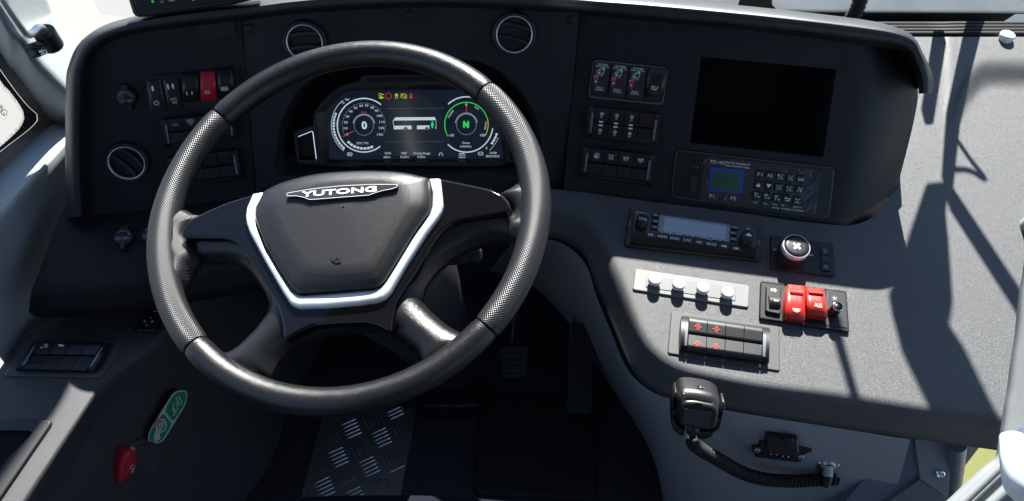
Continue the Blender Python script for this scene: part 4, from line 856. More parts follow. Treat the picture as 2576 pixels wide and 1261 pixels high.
# ------------------------------------------------------------------ modular switch banks
GB = 'banks of rocker switches'
KEY = mat('switch black', (.009, .009, .011), .36, spec=.5)
KEYL = mat('switch lens', (.16, .17, .19), .2, spec=.6)
def mid(q): return tuple(sum(p[i] for p in q)/4 for i in (0, 1))
def bank(label, fr, k, q, syms, cap=.09, plate=None, n=4, hgt=.011, ink=INKD, size=.30, red=()):
    c = mid(q); f = fr.at(*k(*c)); t = Tr(f, k); th = thing('switch_bank', label, 'switches', f, GB)
    if plate:
        b = MB(); b.prism(rp(t.ps(plate, .0025), .004, 4), -.002, .0025, .0015); b.build('mounting_plate', mat('bank plate', (.06, .06, .062), .5, bump=('noise', 700, .2, .0004)), th)
    b = MB(); b.prism(rp(t.ps(q, .004), .004, 4), -.002, .0045, .002); b.build('housing', BLK, th)
    for s0, s1 in ((0, cap-.006), (1-cap+.006, 1)):
        b = MB(); pad(b, t, q, lambda a, e: .0045+hgt*(.25+.75*sin(pi*min(1, max(0, e)))**.6), .003, 3, 12, s0, s1, .03, .97, True); o = b.build('end_cap', KEY, th)
        b = MB(); lens0, lens1 = (s0+.55*cap, s1-.004) if s0 == 0 else (s0+.004, s0+.42*cap)
        pad(b, t, q, lambda a, e: .005+hgt*(.25+.75*sin(pi*(.2+.62*e))**.6)*(1.0), .003, 2, 10, lens0, lens1, .2, .82, True); b.build('lens', KEYL, o)
    dx = (q[1][0]-q[0][0], q[1][1]-q[0][1]); wd = hypot(*dx)
    for i in range(n):
        s0 = cap+(1-2*cap)*i/n+.004; s1 = cap+(1-2*cap)*(i+1)/n-.004
        b = MB()
        zt = lambda a, e: .0045+hgt*(.72+.10*(1-e)) - (.0035 if e > .9 else 0) - (.002 if e < .05 else 0)
        zb_ = lambda a, e: .0045+hgt*(.66+.16*e) - (.004 if e > .85 else 0)
        pad(b, t, q, zt, .003, 3, 8, s0, s1, .05, .492, True); pad(b, t, q, zb_, .003, 3, 8, s0, s1, .506, .95, True)
        o = b.build('rocker', KEY, th)
        for nm, tt, kind in [x for x in syms if x[0] == i] and [x[1:] for x in syms if x[0] == i]:
            cx, cy = bil(q, (s0+s1)/2, tt); z = .0045+hgt*.80+.0008
            b = MB()
            if nm == 'bar':
                L = wd*.028; b.ribbon([t.p(cx-L*dx[0]/wd, cy-L*dx[1]/wd, z), t.p(cx+L*dx[0]/wd, cy+L*dx[1]/wd, z)], .0022, z)
            elif nm.isupper(): h_ = wd*.034; txt(b, t, nm, (cx-dx[0]*.045, cy-dx[1]*.045), (cx+dx[0]*.045, cy+dx[1]*.045), h_, z)
            else: sym(b, t, nm, cx, cy, wd*.043, z, dx, .09 if 'door' in nm else .18)
            b.build('symbol', {'w': INK, 'd': INKD, 'r': REDINK, 'k': mat('faint red print', (.16, .012, .012), .6)}[kind], o)
    return th
fans = [(i, 'fan', .24, 'w') for i in range(3)]+[(i, 'fan', .76, 'w') for i in range(3)]+[(i, 'bar', .45, 'w') for i in range(3)]+[(i, 'bar', .56, 'w') for i in range(3)]
bank('switch bank with ASR and bus symbols, upper one behind the left wheel grip', PLf, kK, [(262,556),(965,488),(1000,762),(306,852)], [(0, 'ASR', .24, 'd'), (1, 'bus', .2, 'd')], .085)
bank('unmarked black switch bank half hidden behind the left wheel grip', PLf, kK, [(316,930),(1000,846),(1052,1142),(360,1232)], [], .085)
bank('switch bank with white fan symbols and small bars, middle one on the right panel', PR, kL, [(140,480),(803,552),(764,842),(108,768)], fans+[(3, 'bell', .22, 'k')], .09)
bank('black switch bank with four white lamp symbols, lowest on the right panel', PR, kL, [(94,845),(748,922),(706,1210),(58,1128)], [(0, 'spot', .25, 'w'), (1, 'lampa', .25, 'w'), (2, 'lampb', .25, 'w'), (3, 'lampb', .25, 'w')], .09)
bank('sunlit switch bank with red door symbols on the right console', PK, kG, [(562,760),(1086,834),(1078,1048),(552,972)], [(0, 'door', .25, 'r'), (0, 'dooropen', .72, 'r'), (1, 'door', .25, 'r'), (1, 'dooropen', .72, 'r')], .085, plate=[(500,733),(1141,826),(1143,1092),(478,986)], hgt=.013)
bank('shaded switch bank with sound wave and car symbols on the window-side console', PZ, kQ, [(232,138),(768,148),(640,362),(105,350)], [(0, 'wifi', .2, 'w'), (1, 'car', .2, 'w')], .085, plate=[(180,136),(864,138),(702,402),(22,390)], hgt=.012)

# ------------------------------------------------------------------ curved single rockers
def rocker(t, parent, q, m, lo=.004, hi=.013, name='rocker', tilt=0, lip=False):
    b = MB(); z = lambda a, e: lo+(hi-lo)*(1-.75*(2*e-1)**2)+tilt*(.5-e)-.0025*max(0, abs(2*a-1)-.75)/.25
    pad(b, t, q, z, .001, 8, 12); o = b.build(name, m, parent)
    if lip:
        for e0 in (.12, .2):
            bb = MB(); pad(bb, t, q, lambda a, e: z(.5, e0)+.0022*sin(pi*e), .002, 4, 4, .2, .8, e0, e0+.045); bb.build('ridge', m, o)
    return o, (lambda e: z(.5, e)+.0006)
f = PLf.at(*kK(565, 290)); t = Tr(f, kK)
th = thing('switch_bank', 'five curved rockers in a black frame on the left panel, one of them red', 'switches', f, GB)
b = MB(); qq = [(122,178),(140,163),(985,64),(1003,78),(1045,420),(1020,440),(190,512),(168,500)]
b.prism(t.ps(qq, .004), -.002, .004, .002); b.build('housing', BLK, th)
b = MB(); b.ribbon(t.ps(qq, .0046), .0022, .0046, closed=True); b.build('frame_edge', KEY, th)
def lift(x, y): return (x, y)
R5 = [([(122,192),(264,178),(325,482),(170,500)], KEY), ([(280,182),(440,165),(492,458),(336,474)], KEY), ([(470,124),(622,112),(634,386),(474,402)], KEY), ([(642,110),(788,94),(806,374),(652,386)], REDD), ([(806,84),(956,70),(975,340),(822,362)], KEY)]
r5 = []
for i, (q, m) in enumerate(R5):
    o, z = rocker(t, th, q, m, .005, .010 if i < 2 else .019, lip=(i == 4)); r5.append((o, z))
def put(o, m, fn, name='symbol'): b = MB(); fn(b); b.build(name, m, o)
oval = lambda b, t, cx, cy, rx, ry, z: b.flat([t.p(cx+rx*cos(2*pi*i/16)+ry*.18*sin(2*pi*i/16), cy+ry*sin(2*pi*i/16), z) for i in range(16)], z)
put(r5[0][0], INK, lambda b: (oval(b, t, 186, 264, 11, 29, r5[0][1](.25)), sym(b, t, 'power', 222, 403, 28, r5[0][1](.7), (1, -.12), .2)))
put(r5[1][0], INK, lambda b: (oval(b, t, 334, 247, 10, 29, r5[1][1](.25)), oval(b, t, 382, 241, 11, 29, r5[1][1](.25)), txt(b, t, 'ACC', (357,368), (420,362), 26, r5[1][1](.68)), txt(b, t, 'ON', (376,400), (418,396), 26, r5[1][1](.8))))
put(r5[2][0], INK, lambda b: sym(b, t, 'start', 540, 305, 32, r5[2][1](.68), (1, -.08), .2))
put(r5[3][0], INK, lambda b: sym(b, t, 'hazard', 712, 290, 30, r5[3][1](.68), (1, -.08), .16))
put(r5[4][0], INK, lambda b: sym(b, t, 'brake', 880, 266, 33, r5[4][1](.65), (1, -.08), .16))
# fire release bank
f = PR.at(*kL(500, 265)); t = Tr(f, kL)
th = thing('switch_bank', 'three OUTFIRE fire release units and a headlamp rocker, topmost on the right panel', 'switches', f, GB)
b = MB(); b.prism(rp(t.ps([(180,58),(866,130),(818,474),(132,402)], .004), .006, 4), -.002, .004, .002); b.build('housing', BLK, th)
b = MB(); b.ribbon(rp(t.ps([(186,66),(858,137),(812,466),(140,395)], .0045), .006, 4), .0014, .0045, closed=True); b.build('frame_edge', KEYL, th)
PINK = mat('pink red print', (.5, .03, .07), .6); GRN = mat('green lamp', (.08, .7, .02), .4, emit=.07)
for q, top_, bot_ in (([(196,80),(345,95),(300,366),(166,350)], 'Cabina', '(trasera)'), ([(356,98),(508,115),(466,412),(326,386)], 'Baterias', '(trasera)'), ([(518,118),(674,135),(630,428),(486,402)], 'Bateria', '(techo)')):
    b = MB(); z = .010; pad(b, t, q, lambda a, e: .006+.005*sin(pi*min(1, .15+e*.85)), .001, 4, 8); o = b.build('release_cover', mat('dark grey film', (.03, .03, .032), .4), th)
    zz = .0118; ox, oy = q[0][0]-196, q[0][1]-80; e1 = (1, .11)
    b = MB(); X = lambda x, y: (x+ox, y+oy)
    def tx(s, x, y, wd, hp): txt(b, t, s, (x+ox-wd/2, y+oy-wd*.055), (x+ox+wd/2, y+oy+wd*.055), hp, zz)
    tx('OUTFIRE', 268, 104, 94, 17); tx('Apagar el fuego', 264, 120, 126, 11); tx(top_, 238, 311, 56, 17); tx(bot_, 237, 330, 72, 17)
    P = lambda *a: t.ps([X(*p) for p in a], zz)
    b.ribbon(P((288,142),(262,205),(206,196),(222,176),(262,185)), .0007, zz); b.ribbon(P((262,205),(278,165)), .0007, zz); b.ribbon(P((236,172),(238,190)), .0012, zz)
    for cx, cy, s in ((248,148,'1'), (228,163,'2')):
        b.ribbon([t.p(cx+ox+10*cos(a), cy+oy+10*sin(a), zz) for a in np.linspace(0, 6, 12)], .0005, zz, closed=True)
    b.ribbon(P((186,210),(228,218)), .0012, zz)
    for dx_ in (-14, -5, 5, 14): b.ribbon(P((204,248),(204+dx_,264)), .0006, zz)
    b.build('lettering', INK, o)
    b = MB(); b.flat(t.ps([(206+ox+22*cos(a), 230+oy+19*sin(a)) for a in np.linspace(0, 6.1, 20)], zz), zz+.0002); b.flat(P((226,188),(252,193),(244,204),(222,199)), zz+.0002); b.flat([t.p(203+ox+8*cos(a), 280+oy+8*sin(a), zz) for a in np.linspace(0, 5.9, 12)], zz); b.build('pink_marks', PINK, o)
    b = MB(); c = t.p(273+ox, 138+oy, zz); b.lathe(c, [(.0018, zz-.001), (.0015, zz+.001), (0, zz+.002)], 14); b.build('green_lamp', GRN, o)
    b = MB()
    for i, (x, y) in enumerate(((265,240),(292,226),(290,256),(262,268),(240,250))): b.flat(circ(t.p(x+ox, y+oy, zz), .0008, 8), zz)
    b.build('vent_holes', DARK, o)
o, z = rocker(t, th, [(688,124),(852,142),(806,408),(650,386)], KEY, .005, .018); put(o, INK, lambda b: sym(b, t, 'fog', 738, 310, 30, z(.68), (1, .11), .18))
# ------------------------------------------------------------------ power outlets
for (u, v), fr, lb in (((317,245), PLf, 'round black 12V power outlet on the left panel beside the rocker switches'), ((311,596), PS, 'round black 12V power outlet on the shelf below the left panel'), ((380,590), PS, 'black power outlet on the shelf mostly hidden by the wheel rim')):
    f = fr.at(u, v, .006); k = hypot(*np.subtract(f.loc(u+10, v), f.loc(u, v)))/10; R = 24*k
    th = thing('power_outlet', lb, 'outlet', f, 'capped power outlets'); t = Tr(f, kD)
    b = MB(); b.lathe((0, 0), [(R*1.05, -.007), (R*1.05, .0), (R*.98, .002), (R*.9, .0025), (0, .003)], 36); b.build('cap', BLK, th)
    b = MB(); b.prism(rp([(-R*.45, R*.85), (R*.45, R*.85), (R*.42, R*1.45), (-R*.42, R*1.45)], .002), -.006, .002, .001); b.build('hinge_strap', BLK, th)
    b = MB(); b.prism(rp([(-R*.3, -R*.85), (R*.3, -R*.85), (R*.28, -R*1.6), (-R*.18, -R*1.6)], .002), -.006, .0015, .001); b.build('pull_tab', BLK, th)
    b = MB()
    for s, x, y, wd in (('12V', -.42, -.35, .55), ('120W', .38, -.35, .66)): b.text(s, (R*(x-wd/2), R*y), (R*(x+wd/2), R*y), R*.3, .0033)
    for s, a0 in (('POWER', 140), ('OUTLET', 45)):
        n = len(s)
        for i, ch in enumerate(s):
            a = radians(a0-i*13+ (0 if s == 'POWER' else 26)); c = np.array((R*.66*cos(a), R*.66*sin(a))); d = np.array((sin(a), -cos(a)))*R*.065; b.text(ch, c-d, c+d, R*.2, .0033)
    b.build('lettering', INKD, th)

# ------------------------------------------------------------------ announcer unit
f = PR.at(*kM(1130, 530)); t = Tr(f, kM)
an = thing('announcer_unit', 'black bus line announcer panel with blue edged green display and small keys', 'control panel', f)
b = MB(); pl = rp(t.ps([(132,82),(2208,322),(2128,982),(62,690)], .004), .009, 5); b.prism(pl, -.002, .004, .0012); b.build('faceplate', mat('announcer black', (.008, .008, .009), .3), an)
b = MB(); b.ribbon(pl, .0007, .0042, closed=True); b.build('edge_line', mat('edge grey', (.12, .125, .13), .5), an)
film = [(497,155),(2032,345),(1958,930),(424,735)]
m_film = mat('wrinkled film', (.03, .03, .033), .22, bump=('noise', 60, .35, .004), spec=.6)
b = MB(); pad(b, t, film, lambda a, e: .0052, .004, 20, 8); b.build('label_film', m_film, an)
b = MB(); b.prism(t.ps([(580,300),(1027,352),(986,662),(540,612)], .0062), .0048, .0062, .0004); lb_ = b.build('display_bezel', mat('blue bezel', (.012, .05, .42), .4), an)
b = MB(); b.flat(t.ps([(606,335),(990,382),(954,640),(570,590)], .0066), .0066); lc = b.build('display', mat('green lcd', (.018, .075, .05), .3, emit=.01), an)
b = MB()
for s, a, e, hp in (('hills', (600,402), (750,420), 26), ('This is north !', (592,455), (930,500), 26), ('This is the Cent', (588,520), (945,560), 26), ('press', (590,565), (700,580), 24)): txt(b, t, s, a, e, hp, .0069)
b.build('display_text', mat('lcd dark', (.008, .03, .022), .5), lc)
b = MB()
for s, a, e, hp in (('TD-10G', (570,230), (770,252), 42), ('Bus line managing and', (786,240), (1092,273), 26), ('station announcer system', (770,276), (1088,314), 26), ('F1', (568,680), (624,688), 42), ('F2', (845,712), (908,722), 42)): txt(b, t, s, a, e, hp, .0058)
for s, cx, cy, wd in (('Last',1172,767,52),('Next',1300,783,54),('Fore-',1424,795,66),('casting',1432,836,94),('Re-',1534,808,40),('broadcast',1572,852,130),('Up/Down',1718,828,118),('Line Switch',1730,872,150)):
    txt(b, t, s, (cx-wd/2, cy-wd*.06), (cx+wd/2, cy+wd*.06), 24, .0058)
b.build('lettering', INK, an)
b = MB()
for s in range(9):
    random.seed(30+s); x, y = [(520,200),(660,720),(800,680),(1180,780),(1740,330),(1880,340),(1940,860),(520,470),(1690,860)][s]
    P = [(x, y)]; 
    for i in range(5): P.append((P[-1][0]+random.uniform(-22, 22), P[-1][1]+random.uniform(4, 22)*(1 if y < 700 else -1)))
    b.ribbon(cat(t.ps(P, .0060), 3), random.uniform(.0006, .0014), .0060)
b.build('pale_film_creases', mat('film crease', (.16, .16, .165), .2), an)
keys = [[(1225,400,'F1'),(1360,418,'F2'),(1495,434,'1 5'),(1630,450,'2 6'),(1766,468,'Shift')], [(1205,540,'upd'),(1340,553,'dnd'),(1472,575,'3 7'),(1608,592,'4 8'),(1746,606,'note')], [(1186,677,'stopa'),(1318,694,'stopa'),(1450,714,'stopa'),(1584,732,'back'),(1716,750,'swap')]]
dxm = (1, .122)
for rw in keys:
    for cx, cy, s in rw:
        h = 53; q = [(cx-h+6, cy-h-6), (cx+h+6, cy-h+7), (cx+h-7, cy+h+6), (cx-h-7, cy+h-6)]
        b = MB(); b.prism(rp(t.ps(q, .0085), .002, 3), .004, .0085, .001); o = b.build('key', KEY, an); b = MB(); z = .0088
        if ' ' in s:
            p, r_ = s.split(); txt(b, t, p, (cx-30, cy-24), (cx-14, cy-22), 32, z); txt(b, t, r_, (cx+10, cy+20), (cx+28, cy+22), 32, z); b.ribbon([t.p(cx-36, cy+32, z), t.p(cx+36, cy-34, z)], .0006, z)
        elif s in SYM: sym(b, t, s, cx, cy, 40, z, dxm, .14)
        else: wd = 58 if len(s) < 3 else 78; txt(b, t, s, (cx-wd/2, cy-4), (cx+wd/2, cy+4), 42, z)
        b.build('key_mark', INK, o)
b = MB()
for x, y, sg_ in ((1880,572,-1), (1858,678,1)): b.flat(t.ps([(x-28,y-6),(x,y-4),(x,y-14),(x+28*1,y) if sg_ > 0 else (x+28,y-6),(x,y+14) if sg_ > 0 else (x+28,y+8),(x-28,y+8)], .0058), .0058)
b.build('blue_arrows', mat('blue print', (.02, .08, .6), .5), an)
b = MB(); c = t.p(378, 295); b.lathe(c, [(.009, .003), (.0088, .006), (.007, .007), (.0062, .0055), (.004, .0055), (.0038, .009), (0, .0095)], 24); b.build('jack_socket', BLK, an)
b = MB(); b.prism(rp(t.ps([(312,408),(410,415),(378,600),(362,650),(322,670),(300,640),(290,600)], .0062), .003), .003, .0062, .001); b.build('port_cover', BLK2, an)

# ------------------------------------------------------------------ radio
f = PK.at(*kG(630, 285)); t = Tr(f, kG)
ra_ = thing('car_radio', 'black radio with two round knobs, filmed display and white lettered keys on the console', 'radio', f)
b = MB(); b.prism(rp(t.ps([(256,130),(1032,244),(1030,438),(222,346)], .006), .005, 4), -.002, .006, .002); b.build('mounting_frame', BLK, ra_)
face = [(288,138),(1004,240),(1002,418),(262,328)]
b = MB(); zf = lambda a, e: .016-.004*max(0, e-.7)/.3
pad(b, t, face, zf, .003, 6, 10); b.build('faceplate', mat('radio black', (.012, .012, .013), .28, spec=.5), ra_)
b = MB(); pad(b, t, [(432,168),(850,226),(846,326),(420,264)], lambda a, e: .0168, .016, 16, 6); fm = b.build('display_film', mat('sky tint film', (.17, .185, .21), .12, bump=('noise', 90, .6, .004), spec=.8), ra_)  # pale blue puts the reflected sky into the film colour
b = MB(); b.flat(t.ps([(468,184),(828,236),(816,314),(450,262)], .0172), .0172); b.build('display', mat('sky tint lcd', (.22, .27, .33), .08, spec=.9, coat=.5), ra_)  # display's blue-grey paints in a sky reflection
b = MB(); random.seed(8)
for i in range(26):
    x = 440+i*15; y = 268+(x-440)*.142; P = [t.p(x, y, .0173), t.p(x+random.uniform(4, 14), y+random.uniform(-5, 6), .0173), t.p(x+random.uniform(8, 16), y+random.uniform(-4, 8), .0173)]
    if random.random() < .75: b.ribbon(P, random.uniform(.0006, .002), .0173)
b.build('pale_film_creases', mat('painted film glint', (.5, .52, .55), .1), fm)  # pale strokes paint sun glints along the wrinkled film
def knob(parent, t, c, top, rpx, zt, m, name, z0=.012, ring=None):
    b = MB(); cc = np.array(t.p(*top, zt)); r = rpx*t.sc(*top)
    b.lathe(tuple(cc), [(r*1.12, z0), (r*1.1, z0+.002), (r*1.02, z0+.004), (r*1.0, zt-.003), (r*.95, zt-.0008), (r*.88, zt), (0, zt)], 40); return b.build(name, m, parent)
k1 = knob(ra_, t, None, (333,190), 36, .030, BLK2, 'knob'); k2 = knob(ra_, t, None, (955,288), 37, .030, BLK2, 'knob')
b = MB(); txt(b, t, 'VOL/SEL', (309,186), (358,196), 14, .0303); b.build('lettering', INK, k1)
b = MB(); sym(b, t, 'cloud', 957, 285, 20, .0303, (1, .14)); b.build('symbol', INK, k2)
for cx, cy, s in ((408,168,'HD'),(406,205,'FM'),(402,239,'AM'),(873,240,'LOCAL'),(869,274,'ECHO+'),(869,310,'ECHO-')):
    b = MB(); q = [(cx-22,cy-15),(cx+23,cy-9),(cx+20,cy+14),(cx-24,cy+9)]; b.prism(rp(t.ps(q, .0185), .0015), .015, .0185, .0006); o = b.build('key', KEY, ra_)
    wd = 20 if len(s) < 3 else 35; b = MB(); txt(b, t, s, (cx-wd/2, cy-2), (cx+wd/2, cy+2.5), 11, .0188); b.build('key_mark', INK, o)
for cx, cy, s in ((378,284,'play'),(449,295,'1VIDEO'),(521,306,'2MUSIC'),(595,317,'3 PIC'),(665,328,'4AD'),(738,340,'5AD OUT'),(813,352,'prev'),(884,365,'next')):
    b = MB(); q = [(cx-33,cy-20),(cx+34,cy-10),(cx+31,cy+19),(cx-35,cy+9)]; b.prism(rp(t.ps(q, .0165), .002), .010, .0165, .001); o = b.build('key', KEY, ra_); b = MB()
    if s in SYM: sym(b, t, s, cx, cy, 13, .0168, (1, .14), .16)
    else: wd = 12*len(s)*.68+8; txt(b, t, s, (cx-wd/2, cy-wd*.07), (cx+wd/2, cy+wd*.07), 16, .0168)
    b.build('key_mark', INK, o)
b = MB(); txt(b, t, 'MUTE', (315,154), (341,158), 10, .0166); sym(b, t, 'power', 297, 153, 7, .0166, (1, .14), .22); txt(b, t, 'USB', (946,247), (966,250), 9, .0166); b.build('lettering', INK, ra_)
for x, y in ((254,218),(1019,330)):
    b = MB(); b.ribbon([t.p(x-4, y-15, .0062), t.p(x+5, y-14, .0062), t.p(x+3, y+16, .0062), t.p(x-6, y+14, .0062)], .0006, .0064, closed=True); b.build('release_slot', INKD, ra_)

# ------------------------------------------------------------------ fan dial panel
f = PK.at(*kG(1280, 410)); t = Tr(f, kG)
fp = thing('fan_control', 'flat black panel with a big chrome edged fan dial right of the radio', 'control panel', f)
b = MB(); b.prism(rp(t.ps([(1090,287),(1460,338),(1473,531),(1087,482)], .004), .003, 4), -.002, .004, .001); b.build('faceplate', BLK2, fp)
top = t.p(1243, 350, .034); r = 80*t.sc(1243, 350); b = MB()
prof = [(r*1.04, .003), (r*1.04, .022), (r*.98, .026)]
n = 72; vs = []; fs = []
for k_, (rr, z) in enumerate(prof):
    for i in range(n): a = 2*pi*i/n; q = rr*(1+(.014 if (i % 2 and k_ < 2) else 0)); vs.append((top[0]+q*cos(a), top[1]+q*sin(a), z))
b.add(vs, [(k_*n+i, k_*n+(i+1) % n, (k_+1)*n+(i+1) % n, (k_+1)*n+i) for k_ in range(2) for i in range(n)]); dial = b.build('dial', RUB, fp)
b = MB(); b.lathe(top, [(r*1.0, .025), (r*1.01, .029), (r*.98, .032), (r*.93, .0335), (r*.89, .0332)], 48, cap=False); b.build('chrome_ring', MAT['vent ring silver'], dial)
b = MB(); b.lathe(top, [(r*.91, .030), (r*.9, .0335), (r*.6, .0343), (0, .0346)], 40); b.build('dial_top', BLK, dial)
b = MB(); sym(b, t, 'blades', 1243, 352, 28, .0349, (1, .14)); b.build('symbol', INK, dial)
b = MB(); b.ribbon(t.ps(arcp(1232, 400, 105, 88, 128, 158, 8), .0043), .0018, .0043); txt(b, t, 'OFF', (1103,371), (1130,375), 14, .0043); b.ribbon(t.ps([(1310,400),(1342,408)], .0043), .001, .0043); sym(b, t, 'demist', 1318, 404, 10, .0043); b.build('lettering', INK, fp)
for j, (q, s) in enumerate((([(1383,356),(1436,363),(1438,406),(1386,400)], 'bell'), ([(1386,402),(1438,408),(1440,452),(1388,446)], None), ([(1388,448),(1440,454),(1443,500),(1390,493)], 'demist'))):
    b = MB(); pad(b, t, q, lambda a, e: .0062, .003, 3, 3, .03, .97, .03, .97); o = b.build('key', KEY, fp)
    if s: b = MB(); sym(b, t, s, *mid(q), 13, .0066, (1, .14), .14); b.build('symbol', INKD, o)

# ------------------------------------------------------------------ gear buttons
f = PK.at(*kG(618, 600)); t = Tr(f, kG)
gs = thing('gear_selector', 'sunlit grey strip with four round white buttons lettered L D N R', 'gear buttons', f)
b = MB(); b.prism(rp(t.ps([(288,484),(966,584),(958,717),(271,610)], .003), .004, 4), -.002, .003, .0015); b.build('mounting_plate', mat('plate grey', (.15, .15, .152), .5, bump=('noise', 700, .2, .0004)), gs)
b = MB(); b.prism(t.ps([(356,518),(886,600),(880,676),(348,594)], .0038), .002, .0038, .0005); b.build('inner_strip', mat('strip grey', (.13, .131, .133), .5), gs)
for cx, cy, s, m in ((405,545,'L',INKD),(547,572,'D',INKD),(691,594,'N',mat('pale green print', (.35, .75, .45), .5)),(836,621,'R',INKD)):
    c = t.p(cx, cy, .017); r = 36.5*t.sc(cx, cy); b = MB()
    b.lathe(c, [(r*.78, .002), (r*.78, .008), (r*1.02, .0095), (r*1.02, .0125), (r*.9, .0135)], 32, cap=False); b.build('chrome_collar', CHROME, gs)
    b = MB(); b.lathe(c, [(r*.92, .012), (r*.98, .0145), (r*.95, .0165), (r*.86, .0175), (0, .018)], 32); o = b.build('button', WHITEB, gs)
    b = MB(); txt(b, t, s, (cx-11, cy-1), (cx+11, cy+3), 34, .0183); b.build('letter', mat('faint grey print', (.55, .56, .57), .5) if m is INKD else m, o)

# ------------------------------------------------------------------ red switch panel
f = PK.at(*kG(1290, 705)); t = Tr(f, kG)
rs = thing('switch_bank', 'two bright red guarded rockers beside a small knob in a black console frame', 'switches', f, GB)
b = MB(); b.prism(rp(t.ps([(1030,556),(1538,618),(1556,860),(1022,778)], .005), .003, 3), -.002, .005, .0015); b.build('housing', BLK, rs)
b = MB(); b.ribbon(t.ps([(1034,561),(1532,622),(1550,852),(1028,772)], .0055), .0018, .0055, closed=True); b.build('frame_edge', KEY, rs)
b = MB(); b.prism(rp(t.ps([(1062,582),(1150,594),(1150,756),(1058,738)], .010), .004), .004, .010, .0015); lv = b.build('headlamp_leveller', BLK2, rs)
b = MB(); c0, c1_ = t.p(1075, 682, .010), t.p(1138, 688, .010); b.tube([(c0[0], c0[1], .006), (c1_[0], c1_[1], .006)], .0105, 24, smooth=False); b.build('thumb_wheel', BLK, lv)
b = MB(); sym(b, t, 'level', 1106, 612, 17, .0104, (1, .1)); txt(b, t, '0', (1108,672), (1117,673), 12, .0170); b.ribbon(t.ps([(1120,674),(1134,676)], .0170), .0012, .017); b.build('symbol', INK, lv)
o, z = rocker(t, rs, [(1187,578),(1292,588),(1292,790),(1168,776)], REDP, .012, .024, 'guarded_rocker'); put(o, mat('pale pink print', (.9, .55, .5), .5), lambda b: sym(b, t, 'sun', 1240, 722, 26, z(.72), (1, .1), .12))
bb = MB(); pad(bb, t, [(1204,600),(1282,608),(1280,648),(1204,640)], lambda a, e: .0225+.0028*sin(pi*e), .012, 5, 5); bb.build('grip_ridge', REDP, o)
o, z = rocker(t, rs, [(1300,596),(1402,606),(1426,772),(1302,756)], REDP, .014, .026, 'guarded_rocker'); put(o, mat('pale pink print', (.9, .55, .5), .5), lambda b: txt(b, t, 'AUS', (1346,698), (1392,704), 28, z(.62)))
bb = MB(); pad(bb, t, [(1314,610),(1392,618),(1400,644),(1318,636)], lambda a, e: .0245+.0026*sin(pi*e), .012, 5, 5); bb.build('grip_ridge', REDP, o)
b = MB(); b.prism(t.ps([(1422,612),(1528,625),(1542,836),(1415,818)], .006), .004, .006, .0005); pl_ = b.build('knob_plate', BLK2, rs)
c = t.p(1486, 708, .026); r = 30*t.sc(1486, 708); b = MB(); b.lathe(c, [(r*1.1, .005), (r*1.05, .010), (r*.95, .024), (r*.9, .026), (0, .0262)], 28); kn = b.build('knob', BLK, rs)
b = MB(); b.lathe(c, [(r*.98, .0248), (r*.95, .0264), (r*.86, .0266)], 28, cap=False); b.build('chrome_ring', CHROME, kn)
b = MB(); sym(b, t, 'fanline', 1466, 660, 17, .0064, (1, .1)); b.build('symbol', INKD, pl_)

# ------------------------------------------------------------------ mirror control
f = PZ.at(368, 812); t = Tr(f, kE)
mc = thing('mirror_control', 'small square mirror adjuster with four white arrows by the left grip', 'control', f)
b = MB(); b.prism(rp(t.ps([(712,328),(800,320),(835,330),(752,458),(634,452)], .003), .003), -.002, .003, .001); b.build('mounting_plate', BLK2, mc)
b = MB(); b.prism(rp(t.ps([(692,360),(782,364),(738,440),(656,436)], .009), .003), .002, .009, .002); p_ = b.build('rocker_pad', BLK, mc)
b = MB()
for x, y, d in ((728,375,(1,0)),(707,412,(-1,0)),(697,393,(0,-1)),(737,394,(0,1))): sym(b, t, 'upd', x, y, 8, .0093, d if d[0] else (0, d[1]))
b.build('symbol', INK, p_)
b = MB(); txt(b, t, 'L', (717,345), (724,345), 13, .0034); b.ribbon(t.ps([(740,345),(760,345)], .0034), .002, .0034); b.build('lettering', INK, mc)
# ------------------------------------------------------------------ storage bin on the window-side console
t = Tr(PZ, kQ)
bn = thing('storage_bin', 'shallow black storage tray on the window-side console, bottom left', 'tray')
rim_ = [(-220,676),(0,684),(340,692),(354,705),(350,722),(-20,1262),(-120,1400),(-500,1400)]
hole = [(-220,768),(200,768),(222,782),(215,800),(60,960),(-200,1330),(-460,1330)]
b = MB(); b.prism(t.ps(rim_, .006), -.002, .006, .002, [t.ps(hole, .006)]); b.build('rim', BLK2, bn).matrix_world = PZ.M()
b = MB(); P = t.ps(hole, .006); c0_ = np.mean(P, 0); b.loft([[(*p, .0058) for p in P], [(*(c0_+(np.array(p)-c0_)*.97), .002) for p in P], [(*(c0_+(np.array(p)-c0_)*.9), .0015) for p in P], [(*c0_, .0014) for p in P]], closed=True); b.build('well', DARK, bn).matrix_world = PZ.M()  # shallow floor coloured black in place of a deep dark well

